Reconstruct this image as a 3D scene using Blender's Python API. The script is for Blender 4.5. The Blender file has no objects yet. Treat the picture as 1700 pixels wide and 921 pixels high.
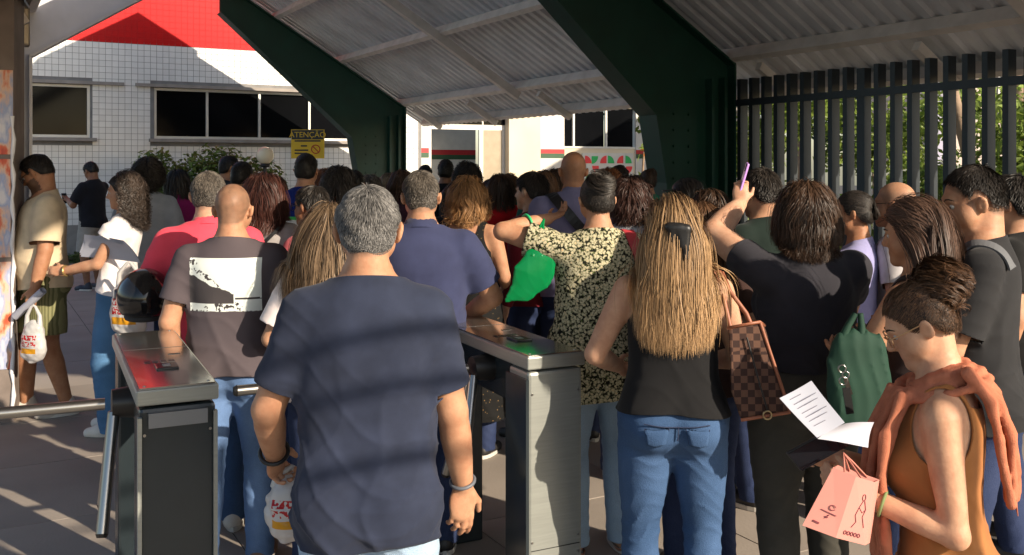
import bpy, math, random, time
import numpy as np
T00 = time.time()
random.seed(7); RNG = np.random.default_rng(7)
SC = bpy.context.scene
COL = SC.collection

# ------------------------------------------------------------------ camera, sky, sun, exposure
FPX, CX, HOR, CAMZ = 1600.0, 850.0, 274.0, 1.68      # focal length and horizon of the photograph, in its pixels
cam = bpy.data.cameras.new('camera'); camo = bpy.data.objects.new('camera', cam); COL.objects.link(camo)
camo.location = (0, 0, CAMZ); camo.rotation_euler = (math.radians(90), 0, 0)
cam.sensor_width = 36.0; cam.lens = 36.0 * FPX / 1700.0
cam.shift_y = -(460.5 - HOR) / 1700.0
cam.clip_start = 0.05; cam.clip_end = 500
SC.camera = camo

SUN_EL = math.radians(24.0)
SUN_TRAVEL = (-0.77, 0.638)                            # ground direction in which the light travels
az = math.atan2(-SUN_TRAVEL[0], -SUN_TRAVEL[1])        # compass azimuth of the sun (from +Y towards +X)
world = bpy.data.worlds.new('World'); SC.world = world; world.use_nodes = True
wn = world.node_tree; wn.nodes.clear()
wo = wn.nodes.new('ShaderNodeOutputWorld'); wb = wn.nodes.new('ShaderNodeBackground'); ws = wn.nodes.new('ShaderNodeTexSky')
ws.sky_type = 'NISHITA'; ws.sun_disc = False; ws.sun_elevation = SUN_EL; ws.sun_rotation = az
ws.air_density = 1.0; ws.dust_density = 1.0
wb.inputs['Strength'].default_value = 0.12
wn.links.new(ws.outputs['Color'], wb.inputs['Color']); wn.links.new(wb.outputs['Background'], wo.inputs['Surface'])
sl = bpy.data.lights.new('sun', 'SUN'); sl.energy = 5.0; sl.angle = math.radians(0.6); sl.color = (1.0, 0.86, 0.68)
so = bpy.data.objects.new('sun', sl); COL.objects.link(so)
_d = (SUN_TRAVEL[0] * math.cos(SUN_EL), SUN_TRAVEL[1] * math.cos(SUN_EL), -math.sin(SUN_EL))
from mathutils import Vector, Matrix
so.rotation_euler = Vector(_d).to_track_quat('-Z', 'Y').to_euler(); so.location = (6, -8, 9)
SC.view_settings.view_transform = 'Standard'; SC.view_settings.look = 'None'
SC.view_settings.exposure = 0.68; SC.view_settings.gamma = 1.0
SC.view_settings.use_curve_mapping = False
try:
    SC.cycles.use_denoising = True
    SC.cycles.max_bounces = 6; SC.cycles.diffuse_bounces = 4; SC.cycles.glossy_bounces = 3
    SC.cycles.transparent_max_bounces = 12; SC.cycles.transmission_bounces = 4
except Exception: pass

def at(px, py, Z):                                    # photograph pixel and depth -> place in the world
    return np.array([(px - CX) / FPX * Z, Z, CAMZ - (py - HOR) / FPX * Z])

# ------------------------------------------------------------------ materials
MATS = {}
def _nt(name):
    m = bpy.data.materials.new(name); m.use_nodes = True
    nt = m.node_tree; b = nt.nodes['Principled BSDF']
    return m, nt, b
def _n(nt, t, **kw):
    n = nt.nodes.new(t)
    for k, v in kw.items():
        if k in n.inputs.keys() if hasattr(n.inputs, 'keys') else False: n.inputs[k].default_value = v
        else: setattr(n, k, v)
    return n
def rgba(c, f=1.0): return (min(1, c[0] * f), min(1, c[1] * f), min(1, c[2] * f), 1.0)
def srgb(r, g, b):
    f = lambda c: (c / 255 / 12.92) if c / 255 <= 0.04045 else ((c / 255 + 0.055) / 1.055) ** 2.4
    return (f(r), f(g), f(b))
def mat(name, col, rough=0.6, metal=0.0, var=0.12, scale=6.0, bump=0.0, bscale=60.0, spec=0.5, stretch=(1, 1, 1), sheen=0.0, detail=4.0):
    """plain surface with colour mottling and fine relief in object space"""
    if name in MATS: return MATS[name]
    m, nt, b = _nt(name); L = nt.links.new
    tc = nt.nodes.new('ShaderNodeTexCoord'); mp = nt.nodes.new('ShaderNodeMapping'); mp.inputs['Scale'].default_value = stretch
    L(tc.outputs['Object'], mp.inputs['Vector'])
    no = nt.nodes.new('ShaderNodeTexNoise'); no.inputs['Scale'].default_value = scale; no.inputs['Detail'].default_value = detail
    L(mp.outputs['Vector'], no.inputs['Vector'])
    cr = nt.nodes.new('ShaderNodeValToRGB')
    cr.color_ramp.elements[0].position = 0.3; cr.color_ramp.elements[1].position = 0.72
    cr.color_ramp.elements[0].color = rgba(col, 1 - var); cr.color_ramp.elements[1].color = rgba(col, 1 + var)
    L(no.outputs['Fac'], cr.inputs['Fac']); L(cr.outputs['Color'], b.inputs['Base Color'])
    b.inputs['Roughness'].default_value = rough; b.inputs['Metallic'].default_value = metal
    b.inputs['Specular IOR Level'].default_value = spec
    if sheen: b.inputs['Sheen Weight'].default_value = sheen
    if bump:
        n2 = nt.nodes.new('ShaderNodeTexNoise'); n2.inputs['Scale'].default_value = bscale; n2.inputs['Detail'].default_value = 3
        L(mp.outputs['Vector'], n2.inputs['Vector'])
        bp = nt.nodes.new('ShaderNodeBump'); bp.inputs['Strength'].default_value = bump; bp.inputs['Distance'].default_value = 0.01
        L(n2.outputs['Fac'], bp.inputs['Height']); L(bp.outputs['Normal'], b.inputs['Normal'])
    MATS[name] = m; return m
def vary(m, amt):
    """each piece a shade of its own"""
    nt = m.node_tree; L = nt.links.new; b = nt.nodes['Principled BSDF']; src = b.inputs['Base Color'].links[0].from_socket
    oi = nt.nodes.new('ShaderNodeObjectInfo'); gi = nt.nodes.new('ShaderNodeNewGeometry'); ad = nt.nodes.new('ShaderNodeMath'); ad.operation = 'ADD'; L(oi.outputs['Random'], ad.inputs[0]); L(gi.outputs['Random Per Island'], ad.inputs[1])
    fr = nt.nodes.new('ShaderNodeMath'); fr.operation = 'FRACT'; L(ad.outputs[0], fr.inputs[0])
    mr = nt.nodes.new('ShaderNodeMapRange'); mr.inputs['To Min'].default_value = 1 - amt; mr.inputs['To Max'].default_value = 1.0; L(fr.outputs[0], mr.inputs['Value'])
    mx = nt.nodes.new('ShaderNodeMix'); mx.data_type = 'RGBA'; mx.blend_type = 'MULTIPLY'; mx.inputs['Factor'].default_value = 1.0; L(src, mx.inputs['A']); L(mr.outputs['Result'], mx.inputs['B']); L(mx.outputs['Result'], b.inputs['Base Color']); return m
def cloth(name, col, var=0.10, rough=0.9, bump=0.07):
    return mat('cloth_' + name, col, rough=rough, var=var, scale=14, bump=bump, bscale=520, spec=0.2, sheen=0.06)
def denim(name, col):
    if 'denim_' + name in MATS: return MATS['denim_' + name]
    m, nt, b = _nt('denim_' + name); L = nt.links.new
    tc = nt.nodes.new('ShaderNodeTexCoord')
    n1 = nt.nodes.new('ShaderNodeTexNoise'); n1.inputs['Scale'].default_value = 3.2; n1.inputs['Detail'].default_value = 7
    L(tc.outputs['Object'], n1.inputs['Vector'])
    n2 = nt.nodes.new('ShaderNodeTexNoise'); n2.inputs['Scale'].default_value = 320; n2.inputs['Detail'].default_value = 1
    L(tc.outputs['Object'], n2.inputs['Vector'])
    ad = nt.nodes.new('ShaderNodeMath'); ad.operation = 'MULTIPLY_ADD'; ad.inputs[1].default_value = 0.35
    L(n2.outputs['Fac'], ad.inputs[0]); L(n1.outputs['Fac'], ad.inputs[2])
    cr = nt.nodes.new('ShaderNodeValToRGB'); cr.color_ramp.elements[0].position = 0.45; cr.color_ramp.elements[1].position = 0.9
    cr.color_ramp.elements[0].color = rgba(col, 0.74); cr.color_ramp.elements[1].color = rgba([min(1, c * 1.28 + 0.02) for c in col])
    L(ad.outputs['Value'], cr.inputs['Fac']); L(cr.outputs['Color'], b.inputs['Base Color'])
    b.inputs['Roughness'].default_value = 0.85; b.inputs['Specular IOR Level'].default_value = 0.2
    bp = nt.nodes.new('ShaderNodeBump'); bp.inputs['Strength'].default_value = 0.25; bp.inputs['Distance'].default_value = 0.01
    L(n2.outputs['Fac'], bp.inputs['Height']); L(bp.outputs['Normal'], b.inputs['Normal'])
    MATS['denim_' + name] = m; return m
def skin(col):
    key = 'skin_%.3f_%.3f' % (col[0], col[1])
    if key in MATS: return MATS[key]
    m, nt, b = _nt(key); L = nt.links.new
    tc = nt.nodes.new('ShaderNodeTexCoord')
    n1 = nt.nodes.new('ShaderNodeTexNoise'); n1.inputs['Scale'].default_value = 22; n1.inputs['Detail'].default_value = 9; n1.inputs['Roughness'].default_value = .62
    L(tc.outputs['Object'], n1.inputs['Vector'])
    cr = nt.nodes.new('ShaderNodeValToRGB'); cr.color_ramp.elements[0].position = 0.3; cr.color_ramp.elements[1].position = 0.75
    cr.color_ramp.elements[0].color = rgba((col[0] * .80, col[1] * .70, col[2] * .66)); cr.color_ramp.elements[1].color = rgba((col[0] * 1.08, col[1] * 1.12, col[2] * 1.12))
    L(n1.outputs['Fac'], cr.inputs['Fac'])
    at_ = nt.nodes.new('ShaderNodeAttribute'); at_.attribute_name = 'tint'
    mx = nt.nodes.new('ShaderNodeMix'); mx.data_type = 'RGBA'
    L(at_.outputs['Alpha'], mx.inputs['Factor']); L(cr.outputs['Color'], mx.inputs['A']); L(at_.outputs['Color'], mx.inputs['B'])
    L(mx.outputs['Result'], b.inputs['Base Color'])
    b.inputs['Roughness'].default_value = 0.55; b.inputs['Specular IOR Level'].default_value = 0.3
    b.inputs['Subsurface Weight'].default_value = 0.12; b.inputs['Subsurface Radius'].default_value = (0.012, 0.005, 0.003); b.inputs['Subsurface Scale'].default_value = 1.0
    n2 = nt.nodes.new('ShaderNodeTexNoise'); n2.inputs['Scale'].default_value = 150; n2.inputs['Detail'].default_value = 3
    L(tc.outputs['Object'], n2.inputs['Vector'])
    bp = nt.nodes.new('ShaderNodeBump'); bp.inputs['Strength'].default_value = 0.14; bp.inputs['Distance'].default_value = 0.004
    L(n2.outputs['Fac'], bp.inputs['Height']); L(bp.outputs['Normal'], b.inputs['Normal'])
    MATS[key] = m; return m
def hairmat(name, c0, c1, rough=0.42):
    """strand colour runs from c0 to c1 by the strand's own random number"""
    key = 'hair_' + name
    if key in MATS: return MATS[key]
    m, nt, b = _nt(key); L = nt.links.new
    a = nt.nodes.new('ShaderNodeAttribute'); a.attribute_name = 'strand'
    cr = nt.nodes.new('ShaderNodeValToRGB'); cr.color_ramp.elements[0].color = rgba(c0); cr.color_ramp.elements[1].color = rgba(c1)
    L(a.outputs['Fac'], cr.inputs['Fac']); L(cr.outputs['Color'], b.inputs['Base Color'])
    b.inputs['Roughness'].default_value = rough + .06; b.inputs['Specular IOR Level'].default_value = 0.25
    MATS[key] = m; return m

# ------------------------------------------------------------------ objects
def link(o, parent=None):
    COL.objects.link(o)
    if parent is not None: o.parent = parent
    return o
def tag(o, label, cat=None, group=None, kind=None):
    if label: o['label'] = label
    if cat: o['category'] = cat
    if group: o['group'] = group
    if kind: o['kind'] = kind
    return o
def empty(name, loc, rz=0.0):
    o = bpy.data.objects.new(name, None); o.location = [float(c) for c in loc]; o.rotation_euler = (0, 0, rz); o.empty_display_size = 0.2
    return link(o)
def raw_mesh(name, V, F, smooth=True):
    """V (n,3), F (m,3) or (m,4)"""
    V = np.asarray(V, np.float32); F = np.asarray(F, np.int32)
    me = bpy.data.meshes.new(name); k = F.shape[1]; m = len(F)
    me.vertices.add(len(V)); me.vertices.foreach_set('co', V.ravel())
    me.loops.add(m * k); me.loops.foreach_set('vertex_index', F.ravel())
    me.polygons.add(m); me.polygons.foreach_set('loop_start', np.arange(0, m * k, k, dtype=np.int32))
    me.polygons.foreach_set('use_smooth', np.full(m, smooth, bool))
    me.update(calc_edges=True); return me
def mesh_obj(name, V, F, material, parent=None, smooth=True):
    me = raw_mesh(name, V, F, smooth)
    if material: me.materials.append(material)
    return link(bpy.data.objects.new(name, me), parent)
class MB:
    """collects boxes, prisms, tubes as polygons"""
    def __init__(s): s.v = []; s.f = []; s.sm = []
    def add(s, v, f, smooth=False):
        o = len(s.v); s.v += [tuple(map(float, p)) for p in v]
        for q in f: s.f.append(tuple(i + o for i in q)); s.sm.append(smooth)
        return s
    def box(s, c, half, ax=None):
        c = np.array(c, float); A = np.eye(3) if ax is None else np.array(ax, float)
        vs = [c + A[0] * half[0] * i + A[1] * half[1] * j + A[2] * half[2] * k for i in (-1, 1) for j in (-1, 1) for k in (-1, 1)]
        return s.add(vs, [(0, 1, 3, 2), (4, 6, 7, 5), (0, 4, 5, 1), (2, 3, 7, 6), (0, 2, 6, 4), (1, 5, 7, 3)])
    def prism(s, poly, d):
        """poly: list of 3D points, extruded by vector d"""
        n = len(poly); p = [np.array(q, float) for q in poly]; d = np.array(d, float)
        vs = p + [q + d for q in p]
        return s.add(vs, [tuple(range(n))[::-1], tuple(range(n, 2 * n))] + [(i, (i + 1) % n, n + (i + 1) % n, n + i) for i in range(n)])
    def tube(s, pts, r, n=10, cap=True, closed=False):
        pts = [np.array(p, float) for p in pts]; N = len(pts)
        rs = r if hasattr(r, '__len__') else [r] * N
        vs = []; prev = None
        for i, p in enumerate(pts):
            if closed: t = pts[(i + 1) % N] - pts[i - 1]
            else: t = pts[min(i + 1, N - 1)] - pts[max(i - 1, 0)]
            t /= (np.linalg.norm(t) + 1e-9)
            if prev is None: a = np.cross(t, (0, 0, 1.0) if abs(t[2]) < .9 else (1.0, 0, 0))
            else: a = prev - t * np.dot(prev, t)
            a /= (np.linalg.norm(a) + 1e-9); prev = a; b = np.cross(t, a)
            for k in range(n):
                th = 2 * math.pi * k / n; vs.append(p + (a * math.cos(th) + b * math.sin(th)) * rs[i])
        fs = []
        for i in range(N if closed else N - 1):
            j = (i + 1) % N
            for k in range(n):
                k2 = (k + 1) % n; fs.append((i * n + k, i * n + k2, j * n + k2, j * n + k))
        s.add(vs, fs, True)
        if cap and not closed:
            s.add(vs[:n], [tuple(range(n))[::-1]]); s.add(vs[-n:], [tuple(range(n))])
        return s
    def lathe(s, prof, n=24, c=(0, 0, 0)):
        vs = []; fs = []
        for r, z in prof:
            for k in range(n):
                th = 2 * math.pi * k / n; vs.append((c[0] + r * math.cos(th), c[1] + r * math.sin(th), c[2] + z))
        for i in range(len(prof) - 1):
            for k in range(n):
                k2 = (k + 1) % n; fs.append((i * n + k, i * n + k2, (i + 1) * n + k2, (i + 1) * n + k))
        return s.add(vs, fs, True)
    def mesh(s, name, material=None):
        me = bpy.data.meshes.new(name); me.from_pydata(s.v, [], s.f)
        me.polygons.foreach_set('use_smooth', np.array(s.sm, bool)); me.update()
        if material: me.materials.append(material)
        return me
    def build(s, name, material, parent=None, bevel=0.0):
        o = link(bpy.data.objects.new(name, s.mesh(name, material)), parent)
        if bevel:
            md = o.modifiers.new('bevel', 'BEVEL'); md.width = bevel; md.segments = 2; md.limit_method = 'ANGLE'
        return o

# ------------------------------------------------------------------ implicit surfaces
def smin(a, b, k):
    h = np.clip(0.5 + 0.5 * (b - a) / k, 0, 1); return b + (a - b) * h - k * h * (1 - h)
class Prim:
    def __init__(s, fn, lo, hi, k=0.02, op='u'):
        s.fn = fn; s.lo = np.array(lo, float); s.hi = np.array(hi, float); s.k = k; s.op = op
def limb(a, b, prof, k=0.02, flat=None):
    """tapered capsule; flat=(axis, ratio) squeezes it along an axis"""
    a = np.array(a, float); b = np.array(b, float); ba = b - a; L2 = float(ba @ ba) + 1e-12
    ts = np.linspace(0, 1, len(prof)); pr = np.array(prof, float); R = pr.max()
    if flat is not None: fx = np.array(flat[0], float); fx /= np.linalg.norm(fx); fr = flat[1]
    def fn(X, Y, Z):
        x = X - a[0]; y = Y - a[1]; z = Z - a[2]
        t = np.clip((x * ba[0] + y * ba[1] + z * ba[2]) / L2, 0, 1)
        r = np.interp(t, ts, pr).astype(np.float32) if len(prof) > 1 else pr[0]
        dx = x - t * ba[0]; dy = y - t * ba[1]; dz = z - t * ba[2]
        if flat is not None:
            q = (dx * fx[0] + dy * fx[1] + dz * fx[2]) * (1 / fr - 1)
            dx = dx + q * fx[0]; dy = dy + q * fx[1]; dz = dz + q * fx[2]
        return np.sqrt(dx * dx + dy * dy + dz * dz) - r
    return Prim(fn, np.minimum(a, b) - R, np.maximum(a, b) + R, k)
def ell(c, r, R=None, k=0.02, op='u'):
    c = np.array(c, float); r = np.array(r, float); R = np.eye(3) if R is None else R      # R: columns are the axes
    ext = np.sqrt(((R * r) ** 2).sum(1))
    def fn(X, Y, Z):
        x = X - c[0]; y = Y - c[1]; z = Z - c[2]
        p = [R[0, i] * x + R[1, i] * y + R[2, i] * z for i in range(3)]
        k0 = np.sqrt(sum((p[i] / r[i]) ** 2 for i in range(3))); k1 = np.sqrt(sum((p[i] / r[i] ** 2) ** 2 for i in range(3))) + 1e-6
        return k0 * (k0 - 1) / k1
    return Prim(fn, c - ext, c + ext, k, op)
def section(zs, a, b, c, O, R, n=2.3, k=0.03, pad=0.0):
    """stack of rounded sections along the local z axis of frame (O, R)"""
    zf = np.linspace(zs[0], zs[-1], 200)
    def sm(v):
        f = np.interp(zf, zs, v); ker = np.ones(15) / 15
        return np.convolve(np.pad(f, 7, mode='edge'), ker, 'valid')
    af, bf, cf = sm(a), sm(b), sm(c); z0, z1 = zs[0], zs[-1]; O = np.array(O, float)
    ma, mb = max(a) + pad, max(b) + pad + max(abs(np.array(c)))
    cor = np.array([[i * ma, j * mb, z] for i in (-1, 1) for j in (-1, 1) for z in (z0 - .02, z1 + .02)]) @ R.T + O
    def fn(X, Y, Z):
        x = X - O[0]; y = Y - O[1]; z = Z - O[2]
        lx = R[0, 0] * x + R[1, 0] * y + R[2, 0] * z; ly = R[0, 1] * x + R[1, 1] * y + R[2, 1] * z; lz = R[0, 2] * x + R[1, 2] * y + R[2, 2] * z
        lz = lz + 0 * lx
        A = np.interp(lz, zf, af).astype(np.float32) + pad; B = np.interp(lz, zf, bf).astype(np.float32) + pad; C = np.interp(lz, zf, cf).astype(np.float32)
        q = ((np.abs(lx) / A) ** n + (np.abs(ly - C) / B) ** n) ** (1.0 / n)
        d = (q - 1) * np.minimum(A, B)
        return np.maximum(d, np.maximum(z0 - lz, lz - z1))
    return Prim(fn, cor.min(0), cor.max(0), k)
def _apply(D, d, p):
    return smin(D, d, p.k) if p.op == 'u' else -smin(-D, d, p.k)
def field_at(groups, P):
    """groups: [(prims, merge_k)]; value at points P (n,3)"""
    X, Y, Z = P[:, 0], P[:, 1], P[:, 2]; D = np.full(len(P), 1.0)
    for prims, mk in groups:
        g = np.full(len(P), 1.0)
        for p in prims: g = _apply(g, p.fn(X, Y, Z), p)
        D = smin(D, g, mk)
    return D
def polygonize(groups, h, disp=None, iters=1):
    """surface nets over the union of the groups"""
    allp = [p for g, _ in groups for p in g if p.op == 'u']
    lo = np.min([p.lo for p in allp], 0) - 4 * h; hi = np.max([p.hi for p in allp], 0) + 4 * h
    n = np.ceil((hi - lo) / h).astype(int) + 1
    D = np.full(n, 1.0, np.float32)
    ax = [(lo[i] + h * np.arange(n[i])).astype(np.float32) for i in range(3)]
    def rng(l, u, m):
        a = np.clip(np.floor((l - m - lo) / h).astype(int), 0, n - 1); b = np.clip(np.ceil((u + m - lo) / h).astype(int) + 1, 1, n); return a, b
    for prims, mk in groups:
        ups = [p for p in prims if p.op == 'u']
        ga, gb = rng(np.min([p.lo for p in ups], 0), np.max([p.hi for p in ups], 0), mk + 3.5 * h)
        G = np.full(gb - ga, 1.0, np.float32)
        for p in prims:
            a, b = rng(p.lo, p.hi, p.k + 3.5 * h); a = np.maximum(a, ga); b = np.minimum(b, gb)
            if (b <= a).any(): continue
            X = ax[0][a[0]:b[0], None, None]; Y = ax[1][None, a[1]:b[1], None]; Z = ax[2][None, None, a[2]:b[2]]
            s = tuple(slice(a[i] - ga[i], b[i] - ga[i]) for i in range(3))
            G[s] = _apply(G[s], p.fn(X, Y, Z), p)
        s = tuple(slice(ga[i], gb[i]) for i in range(3))
        D[s] = smin(D[s], G, mk)
    if disp is not None:
        I = np.argwhere(np.abs(D) < 0.03 + 2 * h)
        P = lo + h * I; D[I[:, 0], I[:, 1], I[:, 2]] -= disp(P).astype(np.float32)
    S = D < 0
    c = np.zeros(n - 1, np.uint8)
    offs = [(i, j, k) for i in (0, 1) for j in (0, 1) for k in (0, 1)]
    for o in offs: c += S[o[0]:n[0] - 1 + o[0], o[1]:n[1] - 1 + o[1], o[2]:n[2] - 1 + o[2]]
    idx = np.argwhere((c > 0) & (c < 8)); M = len(idx)
    cv = np.stack([D[idx[:, 0] + o[0], idx[:, 1] + o[1], idx[:, 2] + o[2]] for o in offs], 1)
    acc = np.zeros((M, 3)); cnt = np.zeros(M); O = np.array(offs, float)
    for i in range(8):
        for j in range(i + 1, 8):
            if np.abs(O[i] - O[j]).sum() != 1: continue
            m = (cv[:, i] < 0) != (cv[:, j] < 0)
            t = np.where(m, cv[:, i] / (cv[:, i] - cv[:, j] + 1e-12), 0)
            acc += np.where(m[:, None], O[i] + t[:, None] * (O[j] - O[i]), 0); cnt += m
    V = lo + h * (idx + acc / cnt[:, None])
    vid = np.full(n - 1, -1, np.int32); vid[idx[:, 0], idx[:, 1], idx[:, 2]] = np.arange(M)
    quads = []
    for a in range(3):
        b, d = (a + 1) % 3, (a + 2) % 3
        s0 = [slice(None)] * 3; s1 = [slice(None)] * 3; s0[a] = slice(0, -1); s1[a] = slice(1, None)
        e = np.argwhere(S[tuple(s0)] != S[tuple(s1)])
        e = e[(e[:, b] > 0) & (e[:, d] > 0) & (e[:, b] < n[b] - 1) & (e[:, d] < n[d] - 1)]
        inside = S[e[:, 0], e[:, 1], e[:, 2]]
        def cell(db, dd):
            q = e.copy(); q[:, b] -= db; q[:, d] -= dd; return vid[q[:, 0], q[:, 1], q[:, 2]]
        q = np.stack([cell(1, 1), cell(0, 1), cell(0, 0), cell(1, 0)], 1)
        q[~inside] = q[~inside][:, ::-1]; quads.append(q)
    Q = np.concatenate(quads); Q = Q[(Q >= 0).all(1)]
    for _ in range(iters):                            # light smoothing
        s = np.zeros((M, 3)); w = np.zeros(M)
        for i in range(4):
            a_, b_ = Q[:, i], Q[:, (i + 1) % 4]
            for u_, v_ in ((a_, b_), (b_, a_)):
                w += np.bincount(u_, minlength=M)
                for x in range(3): s[:, x] += np.bincount(u_, V[v_, x], minlength=M)
        V = 0.5 * V + 0.5 * s / np.maximum(w, 1)[:, None]
    return V, Q
def tris(Q): return np.concatenate([Q[:, [0, 1, 2]], Q[:, [0, 2, 3]]])
def clip(V, T, g):
    """keep where g(V) > 0, cutting triangles cleanly"""
    s = g(V); ins = s > 0; c = ins[T].sum(1)
    out = [T[c == 3]]; newV = [V]; base = len(V)
    for want in (1, 2):
        t = T[c == want]
        if not len(t): continue
        m = ins[t]; odd = m if want == 1 else ~m
        k = odd.argmax(1); r = np.arange(len(t))
        a, b, d = t[r, k], t[r, (k + 1) % 3], t[r, (k + 2) % 3]
        fb = (s[a] / (s[a] - s[b] + 1e-12))[:, None]; fd = (s[a] / (s[a] - s[d] + 1e-12))[:, None]
        P1 = V[a] + fb * (V[b] - V[a]); P2 = V[a] + fd * (V[d] - V[a])
        i1 = base + r; i2 = base + len(t) + r; base += 2 * len(t); newV += [P1, P2]
        if want == 1: out.append(np.stack([a, i1, i2], 1))
        else: out.append(np.stack([i1, b, d], 1)); out.append(np.stack([i1, d, i2], 1))
    V = np.concatenate(newV); T = np.concatenate(out)
    used = np.unique(T); mp = np.full(len(V), -1, np.int64); mp[used] = np.arange(len(used))
    V = V[used]; T = mp[T]
    key = np.round(V * 20000).astype(np.int64)        # weld the doubled cut points
    _, first, inv = np.unique(key, axis=0, return_index=True, return_inverse=True)
    T = inv.ravel()[T]; V = V[first]
    return V, T[(T[:, 0] != T[:, 1]) & (T[:, 1] != T[:, 2]) & (T[:, 0] != T[:, 2])]
def wob(P, f, seed, warp=1.2):
    """smooth pseudo noise, about -1..1"""
    r = np.random.default_rng(seed); out = np.zeros(len(P))
    for i in range(4):
        k = r.normal(size=3); k *= f / np.linalg.norm(k) * (0.7 + 0.6 * r.random()); m = r.normal(size=3) * f * 0.5
        out += np.sin(P @ k + r.random() * 6.28 + warp * np.sin(P @ m + r.random() * 6.28))
    return out / 2.6
def nrm(v): v = np.array(v, float); return v / (np.linalg.norm(v) + 1e-12)
def rotz(a): c, s = math.cos(a), math.sin(a); return np.array([[c, -s, 0], [s, c, 0], [0, 0, 1.0]])
def rotx(a): c, s = math.cos(a), math.sin(a); return np.array([[1.0, 0, 0], [0, c, -s], [0, s, c]])
def roty(a): c, s = math.cos(a), math.sin(a); return np.array([[c, 0, s], [0, 1.0, 0], [-s, 0, c]])
# ------------------------------------------------------------------ people
PROF_Z = [.78, .85, .93, 1.00, 1.08, 1.16, 1.25, 1.33, 1.40, 1.45, 1.49, 1.53]
PROF = {'m': ([.09, .155, .172, .167, .160, .162, .172, .180, .174, .137, .088, .055],
              [.05, .100, .116, .110, .105, .108, .117, .119, .108, .085, .065, .05]),
        'f': ([.09, .162, .184, .170, .145, .140, .148, .157, .150, .118, .072, .045],
              [.05, .105, .122, .108, .094, .094, .101, .104, .095, .075, .058, .045])}
PROF_C = [0, -.012, -.015, -.008, 0, .003, .0, -.008, -.015, -.02, -.018, -.012]
UP, FO = 0.285, 0.25
def ik(S, T, l1, l2, pole):
    S = np.array(S, float); T = np.array(T, float); d = T - S; L = np.linalg.norm(d); d /= L
    L = min(L, (l1 + l2) * 0.995); T = S + d * L
    x = (l1 * l1 - l2 * l2 + L * L) / (2 * L); y = math.sqrt(max(l1 * l1 - x * x, 1e-6))
    p = np.array(pole, float); p = p - d * (p @ d); p /= np.linalg.norm(p) + 1e-9
    return S + d * x + p * y, T
def hand_prims(W, d, t, side, curl, fine, sc=1.0):
    d = nrm(d); t = np.array(t, float); t = nrm(t - d * (t @ d)); n = np.cross(d, t) * (1 if side < 0 else -1)
    R = np.stack([d, t, n], 1); out = [ell(W + d * .050 * sc, np.array([.056, .041, .017]) * sc, R, .012)]
    tips = []
    cs = curl if hasattr(curl, '__len__') else [curl] * 4
    if fine:
        for i, (o, L) in enumerate(((.029, .076), (.010, .084), (-.009, .079), (-.027, .062))):
            p = W + (d * (.088 - .004 * abs(i - 1)) + t * o) * sc; q = d + t * o * 1.2; q = nrm(q); a = 0.0; r = (.0092, .0095, .009, .0078)[i]
            for j, f in enumerate((.45, .31, .24)):
                a += cs[i] * (.75, 1.0, .7)[j] * 1.35 + .06
                v = q * math.cos(a) + n * math.sin(a); e = p + v * L * f * sc
                out.append(limb(p, e, [r * (1 - .08 * j) * sc, r * (.93 - .08 * j) * sc], .004)); p = e
            tips.append(p)
        p = W + (d * .028 + t * .026) * sc; v1 = nrm(d * .62 + t * .62 + n * .35); m = p + v1 * .042 * sc
        v2 = nrm(d * .85 + t * .22 + n * .35); e = m + v2 * .034 * sc
        out += [limb(p, m, [.0145 * sc, .011 * sc], .01), limb(m, e, [.011 * sc, .0088 * sc], .004)]
    else:
        c = float(np.mean(cs)); v = nrm(d * math.cos(c * 1.3) + n * math.sin(c * 1.3)); p = W + d * .085 * sc
        out.append(limb(p, p + v * .07 * sc, [.034 * sc, .028 * sc], .01, flat=(n, .42)))
        p = W + (d * .03 + t * .03) * sc; out.append(limb(p, p + nrm(d * .7 + t * .6 + n * .3) * .06 * sc, [.013 * sc, .009 * sc], .008))
    return out, n
HL_Y = [-.14, -.085, -.045, -.025, -.012, .010, .018, .034, .050, .078, .14]
HL_Z = [-.068, -.060, -.044, -.005, .026, .026, -.008, .000, .040, .066, .070]
def hairline(p, low=0.0): return p[:, 2] - np.interp(p[:, 1], HL_Y, HL_Z) + low
def ribbons(name, paths, width, strand, material, parent, nrm_dir=None, scale=None, grad=0.0):
    """paths (N,S,3) -> flat tapering locks that lie against what they cover"""
    N, S, _ = paths.shape
    tan = np.gradient(paths, axis=1); tan /= np.linalg.norm(tan, axis=2, keepdims=True) + 1e-9
    side = np.cross(tan, nrm_dir); side /= np.linalg.norm(side, axis=2, keepdims=True) + 1e-9
    w = np.asarray(width).reshape(-1, 1, 1) * np.interp(np.linspace(0, 1, S), [0, .12, .75, 1], [.7, 1, .9, .15])[None, :, None] * .5
    V = scale(np.stack([paths - side * w, paths + side * w], 2).reshape(-1, 3))
    b = (np.arange(N)[:, None] * S + np.arange(S - 1)[None, :]).ravel() * 2
    F = np.stack([b, b + 1, b + 3, b + 2], 1)
    o = mesh_obj(name, V, F, material, parent)
    a = o.data.attributes.new('strand', 'FLOAT', 'POINT'); a.data.foreach_set('value', np.clip(np.repeat(np.asarray(strand, np.float32)[:, None], S * 2, 1) + grad * (np.repeat(np.linspace(0, 1, S), 2)[None] - .45), 0, 1).astype(np.float32).ravel())
    return o
def surf_sample(V, T, n, rng):
    A, B, C = V[T[:, 0]], V[T[:, 1]], V[T[:, 2]]; cr = np.cross(B - A, C - A); ar = np.linalg.norm(cr, axis=1)
    k = rng.choice(len(T), n, p=ar / ar.sum()); u = rng.random((n, 2)); f = u.sum(1) > 1; u[f] = 1 - u[f]
    P = A[k] + u[:, :1] * (B[k] - A[k]) + u[:, 1:] * (C[k] - A[k])
    return P, cr[k] / (ar[k][:, None] + 1e-12)
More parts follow.
